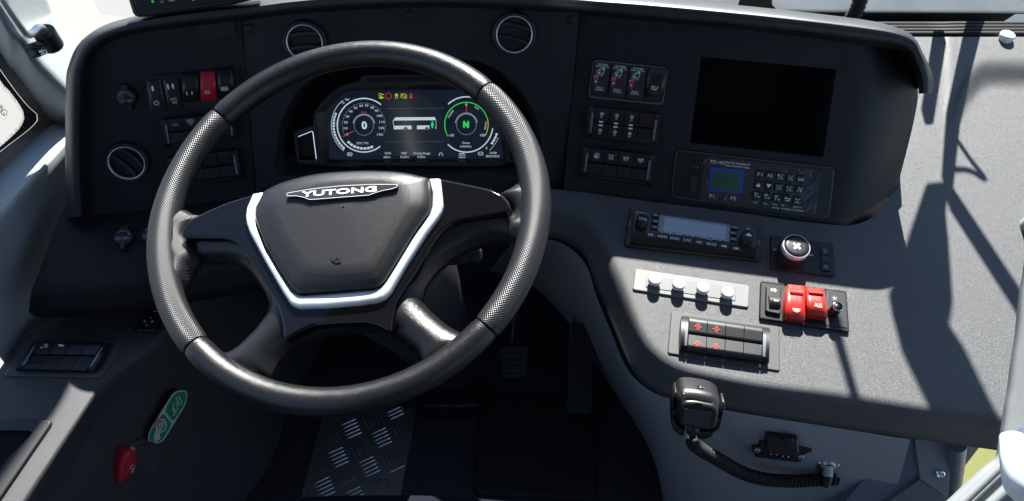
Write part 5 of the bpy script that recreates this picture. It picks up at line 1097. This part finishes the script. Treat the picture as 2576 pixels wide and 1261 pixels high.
# ------------------------------------------------------------------ kick panel: sticker and red emergency valve
t = Tr(KICK, kE); f = KICK.at(*kE(807, 854)); t = Tr(f, kE)
st = thing('instruction_sticker', 'long green and white emergency sticker with pictograms on the dark kick panel', 'sticker', f)
ol = rp(t.ps([(905,722),(898,790),(778,985),(712,975),(716,925),(828,745),(850,728)], .0008), .012, 5)
b = MB(); b.flat(ol, .0016); b.build('white_border', mat('sticker white', (.55, .58, .55), .5), st)
ci = np.mean(np.array(ol), 0); Gm = mat('sticker green', (.0, .25, .11), .45)
b = MB(); b.flat(rp(t.ps([(900,730),(893,785),(835,878),(793,822),(834,752),(852,735)], .0012), .008, 4), .0020); b.flat(rp(t.ps([(829,888),(774,978),(716,968),(722,928),(786,832)], .0012), .008, 4), .0020); b.build('green_field', Gm, st)
b = MB(); z = .0023
b.ribbon(t.ps([(850,760),(866,758),(880,792),(866,798)], z), .002, z, closed=True); b.ribbon(t.ps([(836,790),(854,786),(856,820),(842,826)], z), .0018, z, closed=True); b.ribbon(t.ps([(832,812),(846,830),(838,850)], z), .0035, z)
b.ribbon([t.p(778+24*cos(a), 896+30*sin(a), z) for a in np.linspace(0, 6.2, 28)], .003, z, closed=True); b.ribbon([t.p(778+9*cos(a), 896+12*sin(a), z) for a in np.linspace(0, 6.2, 18)], .003, z, closed=True)
b.ribbon(t.ps([(778,896),(798,872)], z), .003, z); b.ribbon(t.ps([(765,915),(757,945),(762,968)], z), .010, z); b.build('pictogram', mat('sticker white', (.55, .58, .55), .5), st)
b = MB(); b.ribbon(cat(t.ps([(744,912),(752,882),(768,864),(788,856)], .0024), 5), .0028, .0024); b.build('red_arc', REDINK, st)
f = KICK.at(*kE(622, 1095)); t = Tr(f, kE)
va = thing('emergency_valve', 'red emergency turn valve with yellow base in a round recess of the kick panel', 'valve', f)
R = hypot(*t.p(736, 1065)); c = t.p(655, 1095)
b = MB(); b.lathe(c, [(R*1.12, -.006), (R*1.1, .001), (R*1.0, .0025), (R*.93, .001), (R*.7, .0005), (0, .0005)], 40, cap=False); b.build('recess_ring', SIDEM, va)
b = MB(); b.prism(t.ps([(630,1010),(644,998),(656,1004),(652,1022),(648,1120),(640,1145),(600,1185),(583,1190),(584,1170),(610,1100)], .006), .002, .006, .001); b.build('yellow_base', YEL, va)
hd = rp(t.ps([(628,1016),(650,1020),(670,1042),(668,1070),(650,1115),(612,1160),(582,1182),(574,1170),(576,1110),(600,1045)], .022), .008, 4)
b = MB(); b.prism(hd, .004, .022, .006, seg=4); h_ = b.build('handle', REDD, va)
b = MB(); b.lathe(t.p(640, 1097, .022), [(.005, .0215), (.0048, .0228), (.003, .0228), (.0028, .021), (0, .021)], 16); b.build('screw', STEEL, h_)

# ------------------------------------------------------------------ floor: plates, mats, pedals
def q2(pts, z): return [tuple(hz(u, v, z)[:2]) for u, v in pts]
fz = Pl(0, 90, (0, 0, 0)); t = Tr(fz, kI)
ck = [(520,180),(1060,205),(1055,300),(965,760),(940,900),(330,900),(370,730)]
TREAD = mat('tread plate', (.30, .30, .31), .38, metal=.9, bump=('noise', 40, .1, .001))
tp = thing('tread_plate', 'aluminium five bar tread plate on the cab floor below the wheel', 'floor plate')
b = MB(); P = t.ps(ck, .004); b.prism(P, .0, .004, .0005); b.build('plate', TREAD, tp)
b = MB(); from mathutils.geometry import intersect_point_tri_2d
P2 = P; 
def inside(p, poly):
    c = False; j = len(poly)-1
    for i in range(len(poly)):
        if ((poly[i][1] > p[1]) != (poly[j][1] > p[1])) and p[0] < (poly[j][0]-poly[i][0])*(p[1]-poly[i][1])/(poly[j][1]-poly[i][1])+poly[i][0]: c = not c
        j = i
    return c
A0 = radians(33); st_ = .0415
o_ = np.array(t.p(675, 335, .004))
nb = MB()
for i in range(-14, 15):
    for j in range(-14, 15):
        c = o_+np.array((cos(A0), sin(A0)))*st_*1.08*i+np.array((-sin(A0), cos(A0)))*st_*1.08*j
        a = A0 if (i+j) % 2 == 0 else A0+pi/2; d = np.array((cos(a), sin(a))); m_ = np.array((-d[1], d[0]))
        for k in range(5):
            e = c+m_*(k-2)*.0080; h = .0165
            if not (inside(e+d*h, P2) and inside(e-d*h, P2)): continue
            w_ = .0016; v = [(*(e-d*h), .004), (*(e-d*h*.6+m_*w_), .004), (*(e+d*h*.6+m_*w_), .004), (*(e+d*h), .004), (*(e+d*h*.6-m_*w_), .004), (*(e-d*h*.6-m_*w_), .004), (*(e-d*h*.5), .0062), (*(e+d*h*.5), .0062)]
            nb.add(v, [(0, 6, 1), (1, 6, 7, 2), (2, 7, 3), (3, 7, 4), (4, 7, 6, 5), (5, 6, 0)])
nb.build('raised_bars', mat('worn aluminium', (.62, .62, .63), .3, metal=.95), tp)
fm = thing('floor_mat', 'black rubber floor mat with leaf shaped ridges beside the tread plate', 'mat')
mq = [(1460,150),(2150,330-170),(2150,735),(2125,760),(1430,725),(1408,690)]
b = MB(); b.prism(rp(t.ps(mq, .016), .012, 4), .0, .016, .004); b.build('mat_base', RUB, fm)
nb = MB(); Pm = t.ps(mq, .016); x0_, x1_ = min(p[0] for p in Pm), max(p[0] for p in Pm); y0_, y1_ = min(p[1] for p in Pm), max(p[1] for p in Pm)
i = 0
for yy in np.arange(y0_+.02, y1_-.015, .021):
    for xx in np.arange(x0_+.02+(.011 if i % 2 else 0), x1_-.015, .022):
        if not inside((xx, yy), Pm): continue
        a = .6 if i % 2 else -.6; d = np.array((sin(a), cos(a)))*.009; m_ = np.array((d[1], -d[0]))*.35; e = np.array((xx, yy))
        nb.add([(*(e-d), .016), (*(e+m_), .016), (*(e+d), .016), (*(e-m_), .016), (*e, .0185)], [(0, 1, 4), (1, 2, 4), (2, 3, 4), (3, 0, 4)])
    i += 1
nb.build('leaf_ridges', RUB, fm)
# pedals, traced on slanted faces
def pedal(name, label, pts, k, yaw, rec, o, ribs, m=RUB, vertical=False):
    fr = Pl(yaw, rec, o); c = mid(pts); f = fr.at(*k(*c)); t = Tr(f, k); th = thing(name, label, 'pedal', f)
    b = MB(); b.prism(rp(t.ps(pts, 0), .008, 4), -.018, 0, .004, bottom=True); b.build('pad', m, th)
    b = MB()
    for i in range(ribs):
        e = (i+.5)/ribs
        a, d = (bil(pts, e, .05), bil(pts, e, .95)) if vertical else (bil(pts, .08, e), bil(pts, .92, e))
        b.ribbon([t.p(*a, .003), t.p(*d, .003)], .006 if not vertical else .003, .003); 
        b.ribbon([t.p(*a, .0015), t.p(*d, .0015)], .009 if not vertical else .005, .0015)
    b.build('ribs', m, th)
    b = MB(); b.tube([(0, 0, -.015), (0, .05, -.07), (0, .12, -.09)], .012, 8); b.build('lever', BLK, th); return th
PEDM = mat('pedal rubber', (.03, .03, .031), .6, spec=.4)
pedal('brake_pedal', 'wide dark brake pedal with horizontal ribs seen through the wheel at lower right', [(478,890),(692,890),(682,1112),(510,1115)], kS, 0, 40, (.02, .86, .12), 5, PEDM)
pedal('accelerator_pedal', 'long narrow accelerator pedal with lengthwise ribs beside the cabinet', [(970,745),(1110,745),(1120,1360),(945,1360)], kS, 2, 48, (.18, .82, .10), 7, PEDM, True)
th = thing('floor_box', 'low black box on the floor between tread plate and pedals', 'box')
b = MB(); b.prism(q2([(1080,965),(1200,960),(1205,1020),(1062,1022)], .05), .0, .05, .004); b.build('housing', BLK, th)

# ------------------------------------------------------------------ seat edge at the bottom
f = Pl(0, 90, hz(900, 1290, .52)); t = Tr(f, kD)
b = MB(); g = []
for i in range(25):
    u = 660+i*36; d = abs(u-960)/400; v = 1246+26*max(0, d)**2.2
    p0_ = hz(u, v, .50); g.append([tuple(p0_+np.array([0, -.30, .02])), tuple(p0_+np.array([0, -.06, .008])), tuple(p0_+np.array([0, -.015, .003])), tuple(p0_), tuple(p0_+np.array([0, .004, -.012])), tuple(p0_+np.array([0, -.02, -.06]))])
b.loft(g); st_h = thing('driver_chair', 'front edge of the dark cloth driver seat at the bottom of the picture', 'chair'); b.build('seat_cushion', mat('seat cloth', (.006, .007, .012), .9, bump=('noise', 400, .4, .001), spec=.1), st_h)

# ------------------------------------------------------------------ microphone on its clip, coiled lead and sockets
MP = Pl(-6, 28, PK.hit(1755, 1040, -.02)+np.array([0, -.065, .0]))
f = MP.at(*kU(590, 620)); t = Tr(f, kU)
mi = thing('hand_microphone', 'black hand microphone with ribbed grille clipped to the console edge', 'microphone', f)
bo = rp(t.ps([(275,330),(330,262),(400,240),(560,250),(760,285),(910,330),(985,395),(1015,480),(985,700),(930,850),(850,910),(640,890),(330,835),(250,790),(225,600),(240,430),(258,370)], .012), .012, 3)
b = MB(); b.prism(bo, -.026, .012, .012, seg=5, bottom=True); b.build('body', mat('microphone plastic', (.011, .011, .012), .36, bump=('noise', 900, .2, .0003), spec=.7), mi)
fb = rp(t.ps([(380,400),(560,395),(900,465),(960,540),(965,620),(915,830),(850,890),(640,870),(360,815),(290,760),(285,690),(330,480)], .016), .010, 3)
b = MB(); b.prism(fb, .008, .016, .004, seg=3); b.build('front_shell', BLK, mi)
gq = [(385,505),(880,580),(830,850),(330,770)]
b = MB(); b.prism(rp(t.ps([(400,500),(860,568),(890,620),(850,820),(800,862),(380,802),(325,760),(350,570)], .0175), .004), .014, .0168, .0008); gr = b.build('grille', RUB, mi)
b = MB()
for i in range(15):
    e = .04+.92*i/14; p, q = t.p(*bil(gq, .04, e), .018), t.p(*bil(gq, .96, e), .018); b.tube([(*p, .0165), (*q, .0165)], .0009, 6)
b.build('grille_ribs', mat('grille bar', (.05, .048, .045), .5), gr)
b = MB(); b.prism(t.ps([(600,135),(735,160),(732,190),(605,168)], .0125), .010, .0128, .0005); b.build('top_clip', CHROME, mi)
b = MB(); cl_ = [(160,640),(165,420),(200,300),(240,230),(262,236),(225,380),(215,640),(240,780),(330,840),(410,850),(375,990),(300,965),(200,880),(165,760)]
b.prism(t.ps(cl_, .006), -.018, .006, .002, bottom=True); b.build('holder', BLK, mi)
b = MB(); b.prism(t.ps([(1030,400),(1075,405),(1078,500),(1050,560),(1045,620),(1010,660),(930,830),(850,1005),(700,1045),(612,1030),(640,895),(850,910),(950,840),(1005,620)], .004), -.018, .004, .002, bottom=True); b.build('holder', BLK, mi)
b = MB(); b.lathe(t.p(530, 885, .01), [(.008, .006), (.0078, .011), (0, .0112)], 20); b.build('push_button', BLK, mi)
# lead: a helix along a sagging curve
path = [(1745,1088,.505),(1742,1103,.50),(1752,1123,.50),(1800,1152,.505),(1860,1186,.51),(1920,1205,.515),(1990,1210,.52),(2060,1207,.525),(2112,1204,.53)]
pp = cat([hy(u, v, y) for u, v, y in path], 40); pp = [np.array(p) for p in pp]
ln = np.r_[0, np.cumsum([np.linalg.norm(pp[i+1]-pp[i]) for i in range(len(pp)-1)])]; tot = ln[-1]
turns = 52; n = turns*10; hel = []; fr0 = np.array([0, 0, 1.0])
P3 = np.array(pp)
def at_(d): return np.array([np.interp(d, ln, P3[:, k]) for k in range(3)])
for i in range(n+1):
    d = tot*(.02+.96*i/n); c = at_(d); tg = at_(min(tot, d+.003))-at_(max(0, d-.003)); tg /= np.linalg.norm(tg)
    s_ = np.cross(tg, fr0); s_ /= np.linalg.norm(s_); u_ = np.cross(s_, tg); a = 2*pi*turns*i/n
    hel.append(c+(s_*cos(a)+u_*sin(a))*.0072)
b = MB(); b.tube([hy(1735,1082,.50)]+[at_(tot*.004)]+hel+[at_(tot*.995)], .0031, 6)
tag(b.build('coiled_lead', RUB), 'black coiled lead running from the microphone to the metal socket', 'cable')
SK = Pl(-3, 12, (.45, .545, .4))
f = SK.at(*kH(1258, 785)); t = Tr(f, kH)
so2 = thing('lead_socket', 'round steel flange socket with knurled collar where the coiled lead ends', 'socket', f)
R = 84*t.sc(1258, 785)
b = MB(); b.lathe((0, 0), [(R, -.03), (R, .002), (R*.95, .003), (R*.6, .003), (R*.55, .008), (R*.42, .008)], 36, cap=False); fl_ = b.build('flange', STEEL, so2)
for a in (.3, 2.9, 4.7):
    b = MB(); b.lathe((R*.78*cos(a), R*.78*sin(a)), [(R*.13, .002), (R*.12, .0045), (0, .005)], 12); b.build('screw', CHROME, fl_)
dn = np.array([0, -.6, .8]); b = MB(); b.tube([(0, 0, .004), (0, -.005, .010), (0, -.010, .015)], R*.44, 24); b.build('knurled_collar', mat('knurled steel', (.4, .4, .4), .4, metal=.9, bump=('noise', 1400, .8, .001)), so2)
b = MB(); b.tube([(0, -.009, .014), (0, -.020, .019), (0, -.025, .020)], [R*.42, R*.40, R*.33], 16); b.build('plug', BLK, so2)
f = SK.at(*kH(955, 690)); t = Tr(f, kH)
ob_ = thing('connector_block', 'black diagnostic connector block screwed to the grey cabinet', 'connector', f)
b = MB(); b.prism(rp(t.ps([(800,632),(1150,655),(1162,690),(1155,712),(1110,722),(1090,768),(1050,782),(770,745),(765,708),(750,700),(752,678),(795,672)], .008), .003), -.03, .008, .002); b.build('base', BLK, ob_)
b = MB(); b.prism(rp(t.ps([(850,608),(1060,628),(1072,720),(1040,748),(850,722),(840,690)], .022), .004), .006, .022, .003); b.build('latch_cover', BLK2, ob_)
b = MB(); b.prism(rp(t.ps([(965,615),(1030,622),(1030,660),(970,655)], .027), .002), .018, .027, .001); b.build('latch', KEY, ob_)
b = MB(); b.prism(t.ps([(862,712),(1005,732),(1000,755),(858,735)], .012), .006, .012, .0004); pr = b.build('pin_row', DARK, ob_)
b = MB()
for x, y in ((878,722),(915,727),(958,736),(995,742)): b.lathe(t.p(x, y, .0125), [(.0012, .011), (.001, .013), (0, .0132)], 8)
b.build('pins', CHROME, pr)
for x, y in ((785,697),(1080,742)):
    b = MB(); b.lathe(t.p(x, y, .008), [(.005, .007), (.0045, .0095), (.002, .0095), (0, .0085)], 14); b.build('screw', STEEL, ob_)

# ------------------------------------------------------------------ lower right corner: metal housing, post, barrier
AB = Pl(-3, 20, (.6, .535, .38)); f = AB.at(2240, 1180); t = Tr(f, kD)
bx = thing('metal_housing', 'blue grey folded metal housing under the end of the console', 'housing', f)
b = MB()
b.prism(t.ps([(2274,1094),(2320,1092),(2312,1200),(2180,1300),(2100,1340),(2100,1290)]), -.05, .0, .001); b.build('side_plate', mat('steel blue paint', (.13, .15, .185), .45), bx)
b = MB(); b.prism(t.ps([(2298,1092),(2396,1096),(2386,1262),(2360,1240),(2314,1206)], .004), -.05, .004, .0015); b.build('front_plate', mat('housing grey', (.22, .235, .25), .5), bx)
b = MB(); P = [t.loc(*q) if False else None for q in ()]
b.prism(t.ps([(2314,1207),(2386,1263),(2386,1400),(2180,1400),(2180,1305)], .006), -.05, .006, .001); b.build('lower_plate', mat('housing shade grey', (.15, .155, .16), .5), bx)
b = MB(); c = t.p(2365, 1194, .006); b.lathe(c, [(.008, .003), (.0078, .006), (.005, .008), (.0035, .0078), (.003, .006), (0, .006)], 18); b.build('bolt', CHROME, bx)
po = tag(MB() and (lambda b: (b.tube([hy(2408,1118,.545), hy(2402,1180,.545), hy(2390,1262,.545), hy(2370,1420,.545)], .0125, 14), b.build('support_post', mat('post grey', (.17, .185, .20), .4)))[1])(MB()), 'thin grey upright post beside the metal housing', 'post')
f = Pl(-10, 10, hy(2450,1140,.60)); t = Tr(f, kD)
b = MB(); b.prism(t.ps([(2385,1120),(2500,1120),(2464,1126),(2395,1215),(2340,1290),(2340,1120)]), -.01, 0, .0008); o = b.build('corner_panel', mat('cream panel', (.42, .40, .36), .6)); o.matrix_world = f.M(); tag(o, 'cream triangular panel below the right end of the console', 'panel')
# entrance floor beyond: yellow step with a blue edge
yz = .03
b = MB(); b.prism(q2([(2330,1100),(2700,1120),(2700,1420),(2300,1420)], yz), yz-.05, yz); yo = b.build('yellow_step', mat('yellow speckled floor', (.10, .105, .016), .7, vary=.05)); tag(yo, 'yellow speckled entrance step in the lower right corner', 'step')
b = MB(); b.prism(q2([(2388,1190),(2406,1186),(2450,1265),(2480,1330),(2455,1330)], yz+.02), yz-.01, yz+.004); b.build('step_edge', mat('blue edge trim', (.10, .17, .33), .5), yo)
b = MB(); b.prism(q2([(2340,1190),(2386,1190),(2455,1330),(2300,1330)], yz+.012), yz-.01, yz+.002); b.build('dark_floor', FLOORM, yo)
# white door barrier, close to the camera
DB = Pl(0, 0, CAM+ray(2500, 1100)*.62, rt, up)
DF = Pl(-38, 55, CAM+ray(2480, 1130)*.80)
f = DF.at(2500, 1180); t = Tr(f, kP)
db = thing('door_barrier', 'pale ribbed driver door with rounded top edge in the lower right corner', 'door', f)
PALE = mat('pale door paint', (.22, .23, .235), .4)
ed = [(1520,-2300),(1420,-1500),(1363,-1164),(1324,-750),(1269,-394),(1227,-65),(1195,100),(1160,350),(1125,560),(1100,700),(1080,745),(1040,790),(900,900),(720,1065),(510,1265),(300,1460)]
b = MB(); b.prism(t.ps(cat(ed, 3)+[(700,2400),(2600,2400),(2600,-2300)], 0), -.014, .0, .006, seg=4); b.build('door_skin', PALE, db)
b = MB()
for dx_, w_ in ((60, .006), (130, .004), (330, .007)):
    b2 = [(1240+dx_,690+dx_*.2), (1100+dx_, 800+dx_*.35), (640+dx_, 1240+dx_*.3), (400+dx_, 1480+dx_*.3)]; P = t.ps(b2, .006); b.tube([(*p, .001) for p in P], w_*.6, 8)
b.build('ribs', PALE, db)
hn = cat([t.p(1262,520,.03)+(.03,), t.p(1250,640,.03)+(.035,), t.p(1258,800,.035)+(.04,), t.p(1280,1000,.035)+(.04,), t.p(1330,1110,.03)+(.035,), t.p(1450,1190,.02)+(.02,)], 6)
b = MB(); b.tube(hn, .0105, 14); b.build('handle', WHITEB, db)
b = MB(); b.prism(rp(t.ps([(1240,545),(1420,340),(1480,500),(1340,640),(1300,730)], .012), .01), .0, .012, .003); b.build('latch_plate', mat('latch blue grey', (.08, .1, .14), .4), db)
# small grey knob at the right edge
f = PK.at(2592, 572, .0); b = MB(); b.lathe((0, 0), [(.016, 0), (.016, .016), (.013, .022), (.006, .025), (0, .0252)], 24); o = b.build('coat_knob', mat('knob grey', (.3, .32, .33), .45)); o.matrix_world = f.M(); tag(o, 'light grey rounded knob standing at the right edge of the shelf', 'knob')

# ------------------------------------------------------------------ grab rail on the pillar
rl = thing('blind_rail', 'bent silver rod held in a black clip on the left pillar', 'rail')
pth = [(-40,-76),(5,0),(35,46),(55,74),(64,85),(73,88),(84,82),(95,71),(103,70),(109,74),(113,82)]
b = MB(); b.tube(cat([hx(u, v, -.70) for u, v in pth], 5), .0052, 12); b.build('rod', mat('satin aluminium', (.62, .64, .65), .35, metal=.8), rl)
cl = thing('rail_clip', 'black plastic clip screwed to the left pillar, holding the silver rod', 'clip')
b = MB(); b.tube([hx(110,80,-.70), hx(133,116,-.70)], .0155, 14); b.build('sleeve', BLK, cl)
fr = plane3(hx(80,112,-.705), hx(140,112,-.695), hx(100,80,-.705))
t = Tr(fr, kR); o = None
b = MB(); b.prism(t.ps([(248,350),(300,322),(345,345),(440,350),(448,362),(410,372),(262,372)]), -.012, .004, .002, bottom=True); o = b.build('arm', BLK, cl); o.matrix_world = fr.M()
b = MB(); b.prism(t.ps([(250,356),(290,370),(340,380),(370,428),(318,450),(290,425)], -.008), -.02, -.008, .002, bottom=True); o = b.build('foot_plate', BLK, cl); o.matrix_world = fr.M()
b = MB(); c = t.p(338, 402, -.006); b.lathe(c, [(.0062, -.009), (.006, -.004), (.004, -.003), (.0035, -.005), (0, -.005)], 16); s_ = b.build('screw', CHROME, cl); s_.matrix_world = fr.M()

# ------------------------------------------------------------------ monitor standing on the hood
f0 = Pl(15.5, 20, dsurf(480, 30, .03)); f = f0.at(480, 5); t = Tr(f, kN)
mo = thing('monitor', 'black monitor with a small green light standing on the left end of the hood', 'monitor', f)
ou_ = [(60,-170),(120,0),(182,200),(215,245),(270,266),(400,262),(1650,85),(2000,5),(2080,-40),(2000,-700),(60,-700)]
b = MB(); b.prism(t.ps(ou_), -.03, .0, .004, bottom=True); b.build('housing', BLK2, mo)
b = MB(); b.prism(t.ps([(160,-160),(205,0),(272,186),(1930,-20),(1850,-640),(160,-640)], .003), -.002, .003, .0008); b.build('bezel', mat('monitor face', (.01, .012, .016), .35), mo)
b = MB(); b.lathe(t.p(486, 24, .003), [(.0016, .0028), (.0014, .0042), (0, .0045)], 12); b.build('green_lamp', GRN, mo)
b = MB(); sym(b, t, 'power', 628, 28, 19, .0036, (1, -.12), .22); txt(b, t, 'MENU', (724,14), (818,4), 24, .0036); b.ribbon([t.p(1070, 2, .0036), t.p(1110, -2, .0036)], .0012, .0036); b.build('lettering', INK, mo)
for x in (650, 785, 930):
    b = MB(); q = [(x-50,-20),(x+50,-32),(x+62,50),(x-52,66)]; b.prism(rp(t.ps([(a, c-(x-650)*.12) for a, c in q], .0034), .001), .002, .0034, .0003); b.build('button', KEY, mo)
b = MB(); b.box((.02, -.035, -.035), (.05, .04, .02)); b.build('foot', BLK, mo)
